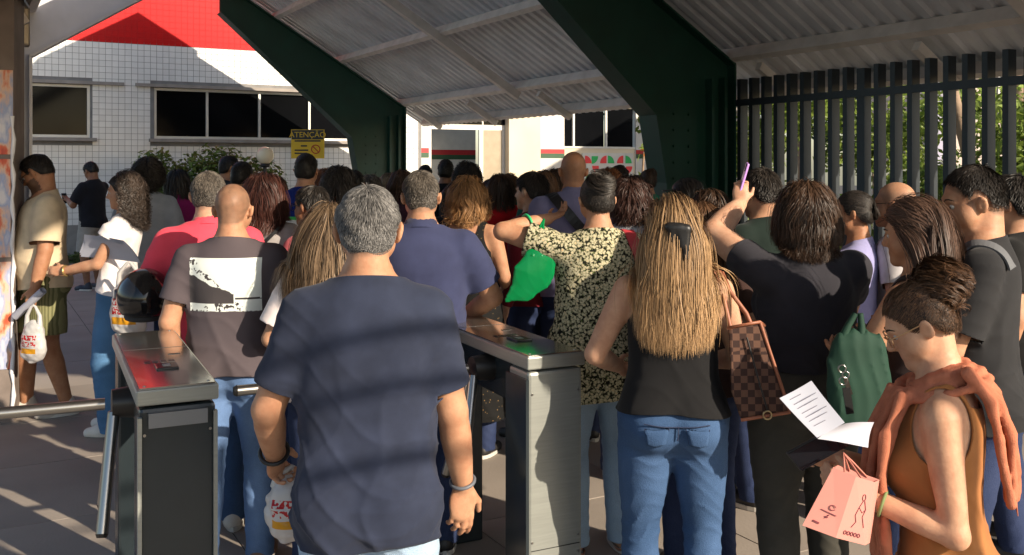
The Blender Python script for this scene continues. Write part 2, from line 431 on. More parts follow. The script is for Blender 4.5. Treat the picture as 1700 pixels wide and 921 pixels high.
def grow(P, Nn, length, S, comb, follow, grav, push, lift=.25, rng=RNG):
    """strands from roots P: comb(P) is the brushing direction, push(P) moves points out of what they would pierce"""
    n = len(P); d = comb(P); d = d - Nn * (d * Nn).sum(1, keepdims=True) * .9 + Nn * lift; d /= np.linalg.norm(d, axis=1, keepdims=True) + 1e-9
    out = [P]; step = (np.asarray(length) / (S - 1)).reshape(-1, 1)
    for s in range(1, S):
        f = s / (S - 1); w = np.clip(grav * f * 2, 0, 1)
        want = comb(P) * (1 - w) + np.array([0, 0, -1.0]) * w
        d = d * (1 - follow) + want * follow; d /= np.linalg.norm(d, axis=1, keepdims=True) + 1e-9
        P = push(P + d * step); dd = P - out[-1]; dd /= np.linalg.norm(dd, axis=1, keepdims=True) + 1e-9
        P = out[-1] + dd * step; d = d * .5 + dd * .5; out.append(P)
    return np.stack(out, 1)
def clump(paths, K, amt, rng):
    N, S, _ = paths.shape; c = rng.choice(N, K, replace=False); mid = paths[:, S // 3]; cm = mid[c]
    near = np.empty(N, int)
    for i in range(0, N, 1000): near[i:i + 1000] = ((mid[i:i + 1000, None] - cm[None]) ** 2).sum(2).argmin(1)
    w = (np.linspace(0, 1, S) ** 1.3 * amt)[None, :, None]
    return paths * (1 - w) + paths[c[near]] * w, near

def cut_end(p, a, b):
    a = np.array(a); b = np.array(b); d = nrm(b - a); f = p.fn
    p.fn = lambda X, Y, Z: np.maximum(f(X, Y, Z), (X - b[0]) * d[0] + (Y - b[1]) * d[1] + (Z - b[2]) * d[2]); return p
N_PEOPLE = 0
PEOPLE = {}
def person(key, label, px, top, Z, yaw, sex='m', g=1.0, sk=(.42, .22, .13), hair=None, shirt=None, pants=None, shoes=None, group=None,
           lh=None, rh=None, lpole=None, rpole=None, lhd=None, rhd=None, lht=None, rht=None, lcurl=.35, rcurl=.35, lean=0.0, twist=0.0, tilt=0.0,
           hyaw=0.0, hpitch=0.0, hroll=0.0, lf=None, rf=None, face=False, dx=0.0, fine=None, detail=None, arm=1.0, sh_w=0.0, legs=1.0, hsz=1.0):
    """one standing figure built at 1.75 m and scaled; yaw 0 looks away from the camera, 90 looks left"""
    global N_PEOPLE; N_PEOPLE += 1
    seed = N_PEOPLE * 13; rng = np.random.default_rng(seed)
    h = CAMZ - (top - HOR) * Z / FPX; lf_ = legs; sc = h / (1.765 - .85 * (1 - lf_))
    def SCL(p):
        p = np.array(p, float); q_ = p.copy(); q_[..., 2] = np.where(p[..., 2] < .85, p[..., 2] * lf_, p[..., 2] - .85 * (1 - lf_)); return q_ * sc
    if detail is None: detail = .0056 if Z < 2.8 else .0068 if Z < 3.7 else .009 if Z < 4.8 else .012 if Z < 6.5 else .016 if Z < 8.6 else .020
    vx = detail
    fine = Z < 4.6 if fine is None else fine
    yaw = math.radians(yaw); base = at(px, HOR, Z); base[2] = 0.0; base[0] += dx
    root = empty('person', base, yaw); tag(root, label, 'person', group)
    F = sex == 'f'; RT = rotz(math.radians(twist)) @ roty(math.radians(tilt)) @ rotx(-math.radians(lean))
    O = np.array([0, 0, .93]); tor = lambda p: RT @ (np.array(p, float) - O) + O
    zs = np.array(PROF_Z); a0 = np.array(PROF[sex][0]); b0 = np.array(PROF[sex][1]); c0 = np.array(PROF_C)
    gz = np.interp(zs, [.8, 1.0, 1.3, 1.45, 1.53], [g, g * 1.0, 1 + (g - 1) * .8, 1 + (g - 1) * .4, 1]); a = a0 * gz; b = b0 * np.where(gz > 1, 1 + (gz - 1) * 1.25, gz)
    Ot = O - RT @ O
    sx = (.165 if F else .192) + (g - 1) * .12 + sh_w; S_ = {-1: tor((-sx, -.015, 1.405)), 1: tor((sx, -.015, 1.405))}
    am = (.86 if F else 1.0) * (1 + (g - 1) * .9) * arm
    # --- arms
    W = {}; E = {}; HD = {}; HT = {}
    for s, T, pole, hd, ht in ((-1, lh, lpole, lhd, lht), (1, rh, rpole, rhd, rht)):
        if T is None: T = (s * (sx + .075), .03, .895)
        if pole is None: pole = (s * .5, -1, .0)
        E[s], W[s] = ik(S_[s], T, UP, FO, pole)
        fd = nrm(W[s] - E[s]); HD[s] = fd if hd is None else nrm(hd); HT[s] = np.array((s * -.25, 1, 0.2) if ht is None else ht, float)
    # --- head
    Hc = tor((0, .012, 1.627)); HR = RT @ rotz(math.radians(hyaw)) @ rotx(-math.radians(hpitch)) @ roty(math.radians(hroll))
    nb = tor((0, -.022, 1.47)); Hc = nb + (Hc - nb) + HR @ np.array([0, .0, 0]) + np.array(RT @ rotz(math.radians(hyaw)) @ np.array([0, .035 * math.sin(math.radians(hpitch)), -.012 * abs(math.sin(math.radians(hpitch)))]))
    hp = lambda p: HR @ np.array(p, float) + Hc
    hs = (.95 if F else 1.0) * hsz
    def he(c, r, k=.02, op='u', R=None): return ell(hp(np.array(c) * hs), np.array(r) * hs, HR if R is None else HR @ R, k, op)
    head = [he((0, -.014, .034), (.0755, .097, .088)), he((0, .030, -.040), (.0575, .062, .076), .03), he((0, .073, -.098), (.026, .020, .019), .03),
            he((-.045, .035, -.035), (.028, .036, .036), .025), he((.045, .035, -.035), (.028, .036, .036), .025),
            limb(hp((-.03 * hs, .078 * hs, .024 * hs)), hp((.03 * hs, .078 * hs, .024 * hs)), [.014 * hs], .02)]
    if vx < .014:
        head += [he((-.031, .098, .006), (.017, .016, .012), .012, 's'), he((.031, .098, .006), (.017, .016, .012), .012, 's'),
                 limb(hp((0, .088 * hs, .010 * hs)), hp((0, .108 * hs, -.026 * hs)), [.008 * hs, .0125 * hs], .012),
                 he((-.010, .098, -.031), (.0085, .011, .008), .006), he((.010, .098, -.031), (.0085, .011, .008), .006),
                 limb(hp((-.017 * hs, .083 * hs, -.056 * hs)), hp((.017 * hs, .083 * hs, -.056 * hs)), [.0078 * hs], .007),
                 limb(hp((-.014 * hs, .083 * hs, -.067 * hs)), hp((.014 * hs, .083 * hs, -.067 * hs)), [.0086 * hs], .007)]
    for s in (-1, 1):
        Re = roty(s * .22) @ rotz(s * .45)
        head += [he((s * .083, -.008, -.004), (.0095, .020, .033), .008, 'u', Re)]
        if vx < .008: head += [he((s * .092, -.003, -.001), (.006, .010, .018), .006, 's', Re)]
    nr = (.0475 if F else .058) * (1 + (g - 1) * .7)
    neck = [limb(tor((0, -.028, 1.42)), hp((0, -.026, -.035)), [nr * 1.12, nr, nr * .97], .03)]
    if not F: neck.append(limb(tor((0, -.04, 1.45)), hp((0, -.055, -.02)), [nr * .8, nr * .85], .02))
    trap = [limb(tor((s * .03, -.03, 1.472)), tor((s * (sx - .02), -.02, 1.416)), [.030, .034, .038] if F else [.040, .042, .044], .035) for s in (-1, 1)]
    torso = [section(zs, a, b, c0, Ot, RT)] + trap
    if F:
        for s in (-1, 1): torso.append(ell(tor((s * .072 * g, .085 * g, 1.265)), (.062 * g, .058 * g, .062 * g), RT, .04))
    elif g > 1.08: torso.append(ell(tor((0, .07 * g, 1.08)), (.14, .09 * g, .15), RT, .06))
    arms = {}
    for s in (-1, 1):
        up_p = [.056 * am, .054 * am, .050 * am, .043 * am]; fo_p = [.043 * am, .045 * am, .0385 * am, .0285 * (am * .4 + .6)]
        hpz, hn = hand_prims(W[s], HD[s], HT[s], s, lcurl if s < 0 else rcurl, fine, .9 if F else 1.0)
        arms[s] = [limb(S_[s], E[s], up_p, .02), limb(E[s], W[s], fo_p, .015)] + hpz
    # --- legs
    hipx = .092 * (1 + (g - 1) * .7); fw = {-1: np.array(lf if lf is not None else (-.11, .0)), 1: np.array(rf if rf is not None else (.11, .02))}
    tm = (1.04 if F else 1.0) * (1 + (g - 1) * 1.0); K = {}; A = {}; legs = {}; pel = []
    for s in (-1, 1):
        Hh = np.array([s * hipx, -.005, .905]); An = np.array([fw[s][0], fw[s][1] - .02, .085])
        K[s], A[s] = ik(Hh, An, .423, .403, (s * .12, 1, 0))
        th = [.088 * tm, .088 * tm, .075 * tm, .058 * (tm * .6 + .4)]; sh = [.056, .060, .048, .038]
        legs[s] = [limb(Hh, K[s], th, .03), limb(K[s], A[s], [q * (tm * .6 + .4) for q in sh], .02)]
        legs[s] += [limb(A[s] + (0, -.015, -.045), A[s] + (s * .02, .13, -.055), [.032, .028], .02, flat=((0, 0, 1), .85))]
        pel.append(ell((s * .078, -.065 * tm, .895), (.085 * tm, .078 * tm, .090), None, .03))
    groups = [(torso + neck + pel, .02)] + [(head, .016)] + [(arms[-1], .028), (arms[1], .028), (legs[-1], .03), (legs[1], .03)]
    V, Q = polygonize(groups, vx, None, 1); T = tris(Q)
    body = mesh_obj('body', SCL(V), T, skin(sk), root)
    # tint: lips, scalp stubble
    tint = np.zeros((len(V), 4), np.float32); hl = (V - Hc) @ HR / hs
    if vx < .014:
        lip = np.exp(-((hl[:, 0] / .021) ** 4 + ((hl[:, 2] + .0615) / .0125) ** 4)) * (hl[:, 1] > .078)
        tint[:, :3] = (sk[0] * .72, sk[1] * .42, sk[2] * .42); tint[:, 3] = lip * .75
    hst = (hair or {}).get('style', 'short'); hc = (hair or {}).get('c0', (.012, .009, .007))
    stub = (hair or {}).get('stub', 0)
    if stub:
        e = np.clip(hairline(hl) / .012 + .3, 0, 1) * (hl[:, 2] > -.1) * (np.abs(hl[:, 0]) < .081) * (np.linalg.norm(hl, axis=1) < .16)
        topf = 1.0
        if hst == 'bald': topf = np.clip(1.0 - (hl[:, 2] - .045) / .04, .25, 1)
        e = e * stub * topf * (0.85 + .15 * wob(hl, 160, 3)); m = e > .02
        tint[m, :3] = (hair or {}).get('stubc', hc); tint[m, 3] = e[m]
    beard = (hair or {}).get('beard', 0)
    if beard:
        e = (hl[:, 2] < -.03) * (hl[:, 2] > -.125) * (hl[:, 1] > -.0) * (1 - np.exp(-((hl[:, 0] / .022) ** 4 + ((hl[:, 2] + .061) / .01) ** 4))) * np.clip((-.025 - hl[:, 2] + np.clip(.05 - hl[:, 1], 0, .05) * .5) / .02, 0, 1)
        m = (e > .05) & (np.linalg.norm(hl, axis=1) < .16); tint[m, :3] = (.02, .014, .01); tint[m, 3] = (e * beard)[m]
    ca = body.data.color_attributes.new('tint', 'FLOAT_COLOR', 'POINT'); ca.data.foreach_set('color', tint.ravel())
    info = dict(root=root, base=base, yaw=yaw, sc=sc, W=W, E=E, S=S_, HD=HD, HT=HT, Hc=Hc, HR=HR, hs=hs, tor=tor, RT=RT, Ot=Ot, Z=Z, K=K, A=A)
    info['w'] = lambda p: rotz(yaw) @ SCL(p) + base; info['SCL'] = SCL; info['vx'] = vx          # figure's own coordinates -> world
    cover = list(groups)
    # --- shirt
    near = Z < 4.7
    def finish(o, th=.004):
        if near:
            md = o.modifiers.new('thickness', 'SOLIDIFY'); md.thickness = th; md.offset = -1; md.use_rim_only = True
        return o
    if shirt:
        kind = shirt.get('kind', 'tee'); ease = shirt.get('ease', .014); loose = shirt.get('loose', .6); hem = shirt.get('hem', .88)
        dress = kind == 'dress'
        z2 = np.array([hem - .04] + [z for z in np.linspace(hem, 1.02, 6) if z < 1.0] + list(PROF_Z[3:]))
        fa = lambda z, v: np.interp(z, zs[2:], v[2:])
        ab, bb = fa(z2, a), fa(z2, b)
        if F: bb = bb + np.interp(z2, [1.15, 1.26, 1.36], [0, .0, 0])
        amax, bmax = ab.copy(), bb.copy()
        for i in range(len(z2)):
            up = (z2 >= z2[i]) & (z2 < 1.36); amax[i] = ab[up].max() if up.any() else ab[i]; bmax[i] = bb[up].max() if up.any() else bb[i]
        a2 = ab + (amax - ab) * loose + ease + np.clip(1.12 - z2, 0, .4) * shirt.get('flare', .03); b2 = bb + (bmax - bb) * loose + ease + np.clip(1.12 - z2, 0, .4) * shirt.get('flare', .03)
        c2 = np.interp(z2, zs, c0)
        a2[-3:] = ab[-3:] + .010; b2[-3:] = bb[-3:] + .012
        st = [section(z2, a2, b2, c2, Ot, RT)] + [limb(tor((s * .03, -.03, 1.472)), tor((s * (sx - .02), -.02, 1.416)), [q + .009 for q in ([.030, .034, .038] if F else [.040, .042, .044])], .035) for s in (-1, 1)] + ([] if shirt.get('scoop') else [limb(tor((0, -.030, 1.40)), tor((0, -.018, 1.535)), [nr * 1.15 + .012, nr * 1.12 + .008, nr * 1.08 + .008], .03)])
        if F:
            for s in (-1, 1): st.append(ell(tor((s * .072 * g, .088 * g, 1.262)), (.070 * g, .062 * g, .070 * g), RT, .05))
        elif g > 1.08: st.append(ell(tor((0, .08 * g, 1.08)), (.15, .095 * g, .17), RT, .06))
        for s in (-1, 1):
            if hem < .98: st.append(ell((s * .078, -.065 * tm, .905), (.085 * tm + .016, .078 * tm + .018, .10), None, .05))
        if dress:
            st += [section([hem, .5, .7, .85, .95], np.array([.21, .20, .19, .19, .185]) * g, np.array([.15, .145, .14, .14, .13]) * g, [0, 0, -.005, -.01, -.01], (0, 0, 0), np.eye(3), 2.2, .04)]
        sg = [(st, .02)]; sl = shirt.get('sleeve', .62 if kind in ('tee', 'polo', 'blouse') else (1.0 if kind == 'long' else 0)); sleeves = {}
        sw = shirt.get('sw', .016)
        if sl > 0:
            for s in (-1, 1):
                end = S_[s] + (E[s] - S_[s]) * min(1, sl + .02)
                up_p = [.056 * am + .012, .054 * am + sw * .9, .051 * am + sw, .048 * am + sw * 1.15]
                pr = [cut_end(limb(S_[s], end, up_p, .02), S_[s], end)]
                if sl >= 1:
                    pr = [limb(S_[s], E[s], [.056 * am + .012, .054 * am + .014, .05 * am + .014, .043 * am + .014], .02), limb(E[s], W[s] + nrm(W[s] - E[s]) * .04, [.043 * am + .014, .045 * am + .012, .0385 * am + .01, .0285 + .012, .0285 + .012], .02)]
                sleeves[s] = pr; sg.append((pr, .04))
        fo_a = shirt.get('fold', .012 if Z < 5 else .007); ph = rng.random(8) * 6.28
        side = rng.choice([-1, 1])
        def fold(P):
            q = (P - Ot) @ RT; th = np.arctan2(q[:, 0], -q[:, 1]); z = q[:, 2]
            dn = np.clip((1.40 - z) / .45, 0, 1.2)
            wv = .9 * np.sin(z * 9 + ph[0]) + .5 * np.sin(z * 17 + th * 2 + ph[1])
            f = .55 * (1 - np.abs(np.sin(th * 3.2 + wv + ph[2]))) ** 2 * dn                                       # hanging folds
            f += .50 * (1 - np.abs(np.sin(z * 24 + side * th * 2.6 + 1.3 * np.sin(th * 2.1 + ph[3]) + ph[4]))) ** 3 * np.clip(dn, 0, 1)   # slanting pulls
            f += .25 * (1 - np.abs(np.sin(z * 38 - side * th * 3.4 + 1.1 * np.sin(th * 3.7 + z * 7 + ph[5])))) ** 3 * np.clip((1.12 - z) / .16, 0, 1)
            f += .22 * wob(P, 30, seed + 1)
            out = fo_a * f
            for s in sleeves:
                ba = E[s] - S_[s]; t = ((P - S_[s]) @ ba) / (ba @ ba); on = np.clip(1 - np.linalg.norm(P - S_[s] - np.clip(t, 0, 1.2)[:, None] * ba, axis=1) / .12, 0, 1)
                out = out + on * .006 * (1 - np.abs(np.sin(t * 11 + 3 * np.sin(P @ np.array([14., 9., 6.]) + ph[6])))) ** 2 * np.clip((1.2 if Z < 6 else .5), 0, 2)
            return out
        V, Q = polygonize(sg, max(vx, .0062), fold, 1); T = tris(Q)
        nk = shirt.get('neck', 1.487 if not F else 1.480); nsl = shirt.get('necks', .62)
        def g_neck(P):
            q = (P - Ot) @ RT; return np.where(np.abs(q[:, 0]) < .16, nk + .010 + (q[:, 1] + .0) * -nsl * np.where(q[:, 1] > 0, 1.0, .35) - q[:, 2], .05)
        V, T = clip(V, T, g_neck)
        if shirt.get('scoop'):
            scp = shirt['scoop']
            V, T = clip(V, T, lambda P: np.maximum((1.43 - scp * np.clip(1 - (((P - Ot) @ RT)[:, 0] / .11) ** 2, 0, 1)) - ((P - Ot) @ RT)[:, 2], np.abs(((P - Ot) @ RT)[:, 0]) - .105))
        if sl == 0:
            for s in (-1, 1):
                V, T = clip(V, T, lambda P: np.where(((P - Ot) @ RT)[:, 0] * s > .09, np.linalg.norm((P - (S_[s] + RT @ np.array([s * .015, 0, -.015]))) * np.array([1, 1, .8]), axis=1) - shirt.get('armhole', .083), .05))
        for s in sleeves:
            a_, b_ = (S_[s], E[s]) if sl < 1 else (E[s], W[s]); ba = b_ - a_; cut = sl if sl < 1 else .96
            ts_ = field_at([(st, .02)], V); ss_ = field_at([(sleeves[s], .02)], V)
            on = ss_ < ts_ - .001
            def g_cuff(P, a_=a_, ba=ba, cut=cut, on=on):
                t = ((P - a_) @ ba) / (ba @ ba); return np.where(on, (cut - t) * .3, .05)
            V, T = clip(V, T, g_cuff)
        hz = shirt.get('hemcurve', .012)
        V, T = clip(V, T, lambda P: ((P - Ot) @ RT)[:, 2] - hem - hz * np.sin(np.arctan2(P[:, 0], -P[:, 1]) * 2 + ph[7]) if not dress else P[:, 2] - hem)
        o = finish(mesh_obj('dress' if dress else shirt.get('name', 'shirt'), SCL(V), T, shirt['mat'], root))
        info['shirt'] = o
        cover.append((st, .02)); [cover.append((sleeves[s], .04)) for s in sleeves]
        if kind == 'polo':
            pts = []
            mb = MB(); n = 20
            ring = lambda r, dz: [tor((math.sin(t) * r, -math.cos(t) * r - .014, 1.478 + .030 * math.cos(t) + dz)) for t in np.linspace(0, 2 * math.pi, n, endpoint=False)]
            A_, B_, C_ = ring(nr + .006, .034), ring(nr + .013, .038), ring(nr + .034, -.006)
            vs = [SCL(p) for p in A_ + B_ + C_]
            mb.add(vs, [(i, (i + 1) % n, n + (i + 1) % n, n + i) for i in range(n)] + [(n + i, n + (i + 1) % n, 2 * n + (i + 1) % n, 2 * n + i) for i in range(n)], True)
            mb.build('collar', shirt['mat'], o)
    # --- trousers / shorts
    if pants:
        kind = pants.get('kind', 'jeans'); ez = pants.get('ease', .010); wst = pants.get('waist', 1.0); end = pants.get('end', .05); wide = pants.get('wide', 0.0)
        pz = [.78, .85, .93, 1.0, 1.08]; pa = np.interp(pz, zs, a) + ez; pb = np.interp(pz, zs, b) + ez
        pg = [([section(pz, pa, pb, np.interp(pz, zs, c0), (0, 0, 0), np.eye(3))] + [ell((s * .078, -.065 * tm, .895), (.085 * tm + ez, .078 * tm + ez, .090 + ez), None, .03) for s in (-1, 1)], .02)]
        for s in (-1, 1):
            Hh = np.array([s * hipx, -.005, .905]); th = np.array([.088 * tm, .088 * tm, .075 * tm, .058 * (tm * .6 + .4)]) + ez + np.array([0, .2, .6, .8]) * wide
            sh = np.array([.056, .060, .048, .038]) * (tm * .6 + .4) + ez + np.array([.002, .002, .008, .014]) + np.array([.8, .8, 1.0, 1.25]) * wide
            pg.append(([limb(Hh, K[s], th, .03), limb(K[s], A[s] + (0, 0, -.03), sh, .02)], .03))
        fa_ = pants.get('fold', .005)
        def pfold(P):
            z = P[:, 2]; x = P[:, 0]; y = P[:, 1]
            kn = np.exp(-((z - .47) / .16) ** 2) * .8 + np.clip((.28 - z) / .2, 0, 1) * 1.3 + np.exp(-((z - .80) / .09) ** 2) * .55 + .12
            f = (1 - np.abs(np.sin(z * 46 + x * 18 * np.sign(x) + 9 * y + 1.5 * np.sin(x * 31 + z * 13) + ph0))) ** 2 * kn
            return fa_ * (f + .15 * wob(P, 28, seed + 5))
        ph0 = rng.random() * 6
        V, Q = polygonize(pg, max(vx, .0065), pfold, 1); T = tris(Q)
        V, T = clip(V, T, lambda P: wst - P[:, 2]); V, T = clip(V, T, lambda P: P[:, 2] - end)
        info['pg'] = pg; o = finish(mesh_obj({'shorts': 'shorts', 'jeans': 'jeans'}.get(kind, 'trousers'), SCL(V), T, pants['mat'], root)); info['pants'] = o
    # --- shoes
    if shoes:
        for s in (-1, 1):
            c = A[s]; sp = [limb((c[0], c[1] - .035, .040), (c[0] + s * .012, c[1] + .10, .034), [.040, .043], .02), limb((c[0] + s * .012, c[1] + .10, .030), (c[0] + s * .016, c[1] + .165, .026), [.042, .034], .02)]
            if shoes.get('kind') != 'sandal': sp.append(limb((c[0], c[1] - .02, .05), (c[0], c[1] - .015, .085), [.044, .042], .02))
            V, Q = polygonize([(sp, .01)], max(vx, .008)); T = tris(Q); V, T = clip(V, T, lambda P: P[:, 2] - .004)
            if shoes.get('kind') == 'sandal': V, T = clip(V, T, lambda P: .030 + .02 * (np.abs(P[:, 1] - c[1] - .09) < .02) - P[:, 2])
            sh_ = mesh_obj('shoe', SCL(V), T, shoes['mat'], root)
            mb = MB(); n = 18; prof = []
            for t in np.linspace(0, 2 * math.pi, n, endpoint=False):
                prof.append(((c[0] + s * .008 + math.sin(t) * .046) * sc, (c[1] + .055 + math.cos(t) * .135) * sc, .002 * sc))
            mb.prism(prof, (0, 0, .022 * sc)); mb.build('sole', shoes.get('sole', MATS.get('sole_white')), sh_)
    # --- hair
    if hair and hst not in ('none',):
        hm = hair['mat']; low = hair.get('low', 0.0); th = hair.get('th', .010)
        cr_c = np.array([0, -.014, .034]); cr_r = np.array([.0755, .097, .088])
        def hobj(V, T): return None
        cover_h = [(head + neck, .02)]
        def push_head(P, m):
            q = (P - Hc) @ HR / hs - cr_c; k0 = np.linalg.norm(q / (cr_r + (np.asarray(m)[:, None] if np.ndim(m) else m)), axis=1); ins = k0 < 1
            q2 = np.where(ins[:, None], q / np.maximum(k0, .2)[:, None], q)
            return np.where(ins[:, None], ((q2 + cr_c) * hs) @ HR.T + Hc, P)
        def push_all(P, m=.006):
            P = push_head(P, m + th * .8)
            d = field_at(cover, P); ins = d < m
            if ins.any():
                Pi = P[ins]; e = .004; gr = np.stack([field_at(cover, Pi + e * v) - d[ins] for v in np.eye(3)], 1); gr /= np.linalg.norm(gr, axis=1, keepdims=True) + 1e-9
                P = P.copy(); P[ins] = Pi + gr * ((m[ins] if np.ndim(m) else m) - d[ins])[:, None]
            return P
        if hst != 'bald' and hst != 'buzz':
            cp = [he((0, -.014 - hair.get('back', 0), .034), (.0755 + th * hair.get('sidek', 1.0), .097 + th + hair.get('back', 0), .088 + th), .02), he((0, -.055, -.02), (.060 + th * .7, .048 + th, .055), .03)]
            if hst in ('bun', 'updo'):
                bc = hair.get('bun', (0, -.10, .075)); br = hair.get('bunr', .05); cp.append(he(bc, (br, br, br * .85), .02))
            lump = hair.get('lump', .003)
            V, Q = polygonize([(cp, .02)], min(max(vx, .007), .014), lambda P: lump * wob(P, 60, seed + 2) + lump * .6 * wob(P, 130, seed + 3), 1); T = tris(Q)
            V, T = clip(V, T, lambda P: hairline((P - Hc) @ HR / hs, low))
            V2, T2 = clip(V, T, lambda P: hairline((P - Hc) @ HR / hs, low) - (.010 if Z < 7 else .004))
            ho = mesh_obj('hair', SCL(V2), T2, hm, root); aa = ho.data.attributes.new('strand', 'FLOAT', 'POINT'); aa.data.foreach_set('value', np.full(len(V2), .30 if hst in ('half', 'long', 'bob') else .12, np.float32))
            n = int(hair.get('n', 5200 if Z < 2.8 else 3200 if Z < 3.7 else 1800 if Z < 4.8 else 800 if Z < 7 else 260) * (2.2 if hst in ('half', 'long', 'bob') and Z < 4.8 else 2.3 if Z < 4.8 else 1.7))
            Ws = max(.0011, Z * .00048) / sc * hair.get('wide', 1.25 if hst in ('half', 'long', 'bob') else 1.0)
            P0, N0 = surf_sample(V, T, n, rng); up = HR @ np.array([0, 0, 1.0]); crown = hp((0, -.06, .11))
            loc = lambda P: (P - Hc) @ HR / hs
            wv = lambda v: np.array(v) @ HR.T
            def comb_short(P):
                q = P - crown; q = q - (q @ up)[:, None] * up * .3; v = q / (np.linalg.norm(q, axis=1, keepdims=True) + 1e-6) + np.array([0, 0, -.5]); return v / (np.linalg.norm(v, axis=1, keepdims=True) + 1e-9)
            def comb_long(P):
                l = loc(P); v = np.stack([np.tanh(l[:, 0] * 40 - hair.get('part', 0)) * hair.get('spread', .5) * (l[:, 2] > -.02), -.55 * (l[:, 1] > -.06) + 0 * l[:, 0], -.55 - 2.5 * np.clip(.05 - l[:, 2], 0, .2)], 1); v = v @ HR.T; return v / (np.linalg.norm(v, axis=1, keepdims=True) + 1e-9)
            def comb_back(P):
                l = loc(P); tgt = np.array(hair.get('tie', (0, -.11, .03))); v = tgt - l; v = v @ HR.T; return v / (np.linalg.norm(v, axis=1, keepdims=True) + 1e-9)
            if hst == 'short':
                Ln = hair.get('len', .018); S = 5; l0 = loc(P0); ok = ~((np.abs(l0[:, 0]) > .055) & (l0[:, 2] < .036) & (np.abs(l0[:, 1] + .008) < .032)); P0, N0 = P0[ok], N0[ok]; n = len(P0); l0 = l0[ok]
                L = Ln * (.6 + .8 * rng.random(n)) * np.clip((l0[:, 2] - np.interp(l0[:, 1], HL_Y, HL_Z)) / .06, .16, 1) * np.clip((l0[:, 2] + .03) / .09, .4, 1)
                paths = grow(P0, N0, L, S, comb_short, .35, .25, lambda P: push_head(P, .004), hair.get('lift', .35), rng)
                paths, near_i = clump(paths, max(8, n // 7), hair.get('clump', .10), rng); st_v = np.clip(.55 * rng.random(n) ** hair.get('bias', 1.3) + .45 * (.5 + .5 * wob(P0, 45, seed + 9)) * rng.random(n), 0, 1)
            elif hst in ('bun', 'updo'):
                L = .085 * (.6 + .7 * rng.random(n)); S = 6; bw = hp(np.array(bc) * hs)
                def comb_bun(P):
                    q = P - bw; dist = np.linalg.norm(q, axis=1, keepdims=True); axis = nrm(wv(hair.get('baxis', (0, -1, .4)))); sw_ = np.cross(axis, q); sw_ /= np.linalg.norm(sw_, axis=1, keepdims=True) + 1e-9
                    tow = -q / (dist + 1e-9); f = np.clip((dist - br * 1.25) / .03, 0, 1); return tow * f + sw_ * (1 - f)
                def push_b(P):
                    P = push_head(P, th + .001); q = P - bw; dd = np.linalg.norm(q, axis=1, keepdims=True); m = dd < br * 1.03; return np.where(m, bw + q / (dd + 1e-9) * br * 1.03, P)
                paths = grow(P0 + N0 * .001, N0, L, S, comb_bun, .6, 0, push_b, .12, rng); st_v = rng.random(n); paths, near_i = clump(paths, max(8, n // 14), .55, rng)
                if hst == 'updo':
                    ph_ = rng.random(len(P0)) * 6.28; amp = hair.get('curl', .006); s_ = np.linspace(0, 1, S)
                    paths = paths + amp * s_[None, :, None] * np.stack([np.sin(ph_[near_i, None] + 9 * s_), np.cos(ph_[near_i, None] * 1.7 + 8 * s_), np.sin(ph_[near_i, None] * 2.3 + 10 * s_)], 2)
                    # loose curls that stand away from the knot
                    m = hair.get('loose', 0)
                    if m:
                        R0, M0 = surf_sample(V, T, m * 5, rng); R0l = loc(R0); ok = np.linalg.norm(R0l - np.array(bc), axis=1) < br * 1.45; R0, M0 = R0[ok], M0[ok]; mm = len(R0)
                        s8 = np.linspace(0, 1, 12); a_ = rng.random((mm, 1)) * 6.28; rad = .008 + .010 * rng.random((mm, 1)); t1 = np.cross(M0, up + rng.normal(size=(mm, 3)) * .5); t1 /= np.linalg.norm(t1, axis=1, keepdims=True) + 1e-9; t2 = np.cross(M0, t1)
                        ang = a_ + s8[None] * (3.5 + 3 * rng.random((mm, 1)))
                        base_ = R0[:, None] + M0[:, None] * (rad[:, :, None] * (.4 + .5 * s8[None, :, None])) + t2[:, None] * (s8[None, :, None] * .03)
                        lo_ = base_ + rad[:, :, None] * (np.cos(ang)[:, :, None] * t1[:, None] + np.sin(ang)[:, :, None] * M0[:, None])
                        rep = 7; lo_ = np.repeat(lo_, rep, 0) + rng.normal(size=(mm * rep, 1, 3)) * .0028
                        ribbons('curls', lo_, np.full(len(lo_), Ws * 1.1), rng.random(len(lo_)), hm, ho, np.repeat(np.repeat(M0, rep, 0)[:, None], 12, 1), SCL)
            else:
                Ln = hair.get('len', .4); S = 16; keep = np.ones(n, bool)
                if hst in ('long', 'bob', 'curly', 'half'):
                    lo_min = hair.get('rootmin', -.075); l0 = loc(P0); keep = (l0[:, 2] > lo_min) & (l0[:, 1] < hair.get('front', .2))
                P0, N0 = P0[keep], N0[keep]; n = len(P0)
                l0 = loc(P0); drop = np.clip((l0[:, 2] + .07) / .2, 0, 1)
                L = Ln * (.62 + .38 * drop) * (1.04 - hair.get('ragged', .18) * rng.random(n)) * (1 - hair.get('vcut', 0) * np.clip(np.abs(l0[:, 0]) / .08, 0, 1) ** 1.5)
                cb = comb_long
                if hst == 'half':            # the front pulled back to a clip, the rest falling free
                    def cb(P):
                        l = loc(P); f = np.clip((l[:, 2] - .015) / .03, 0, 1)[:, None] * (l[:, 1:2] > -.085); return comb_back(P) * f + comb_long(P) * (1 - f)
                m_out = .004 + .016 * rng.random(n) * hair.get('vol', 1.0) + .02 * (rng.random(n) < .03)
                if hst in ('curly', 'afro'): m_out = .004 + hair.get('vol', 1.0) * .055 * rng.random(n)
                paths = grow(P0, N0, L, S, cb, .38, hair.get('grav', .75), lambda P: push_all(P, m_out), .18 if hst != 'afro' else .9, rng)
                K_ = max(10, n // hair.get('perlock', 16)); paths, near_i = clump(paths, K_, hair.get('clump', .30), rng)
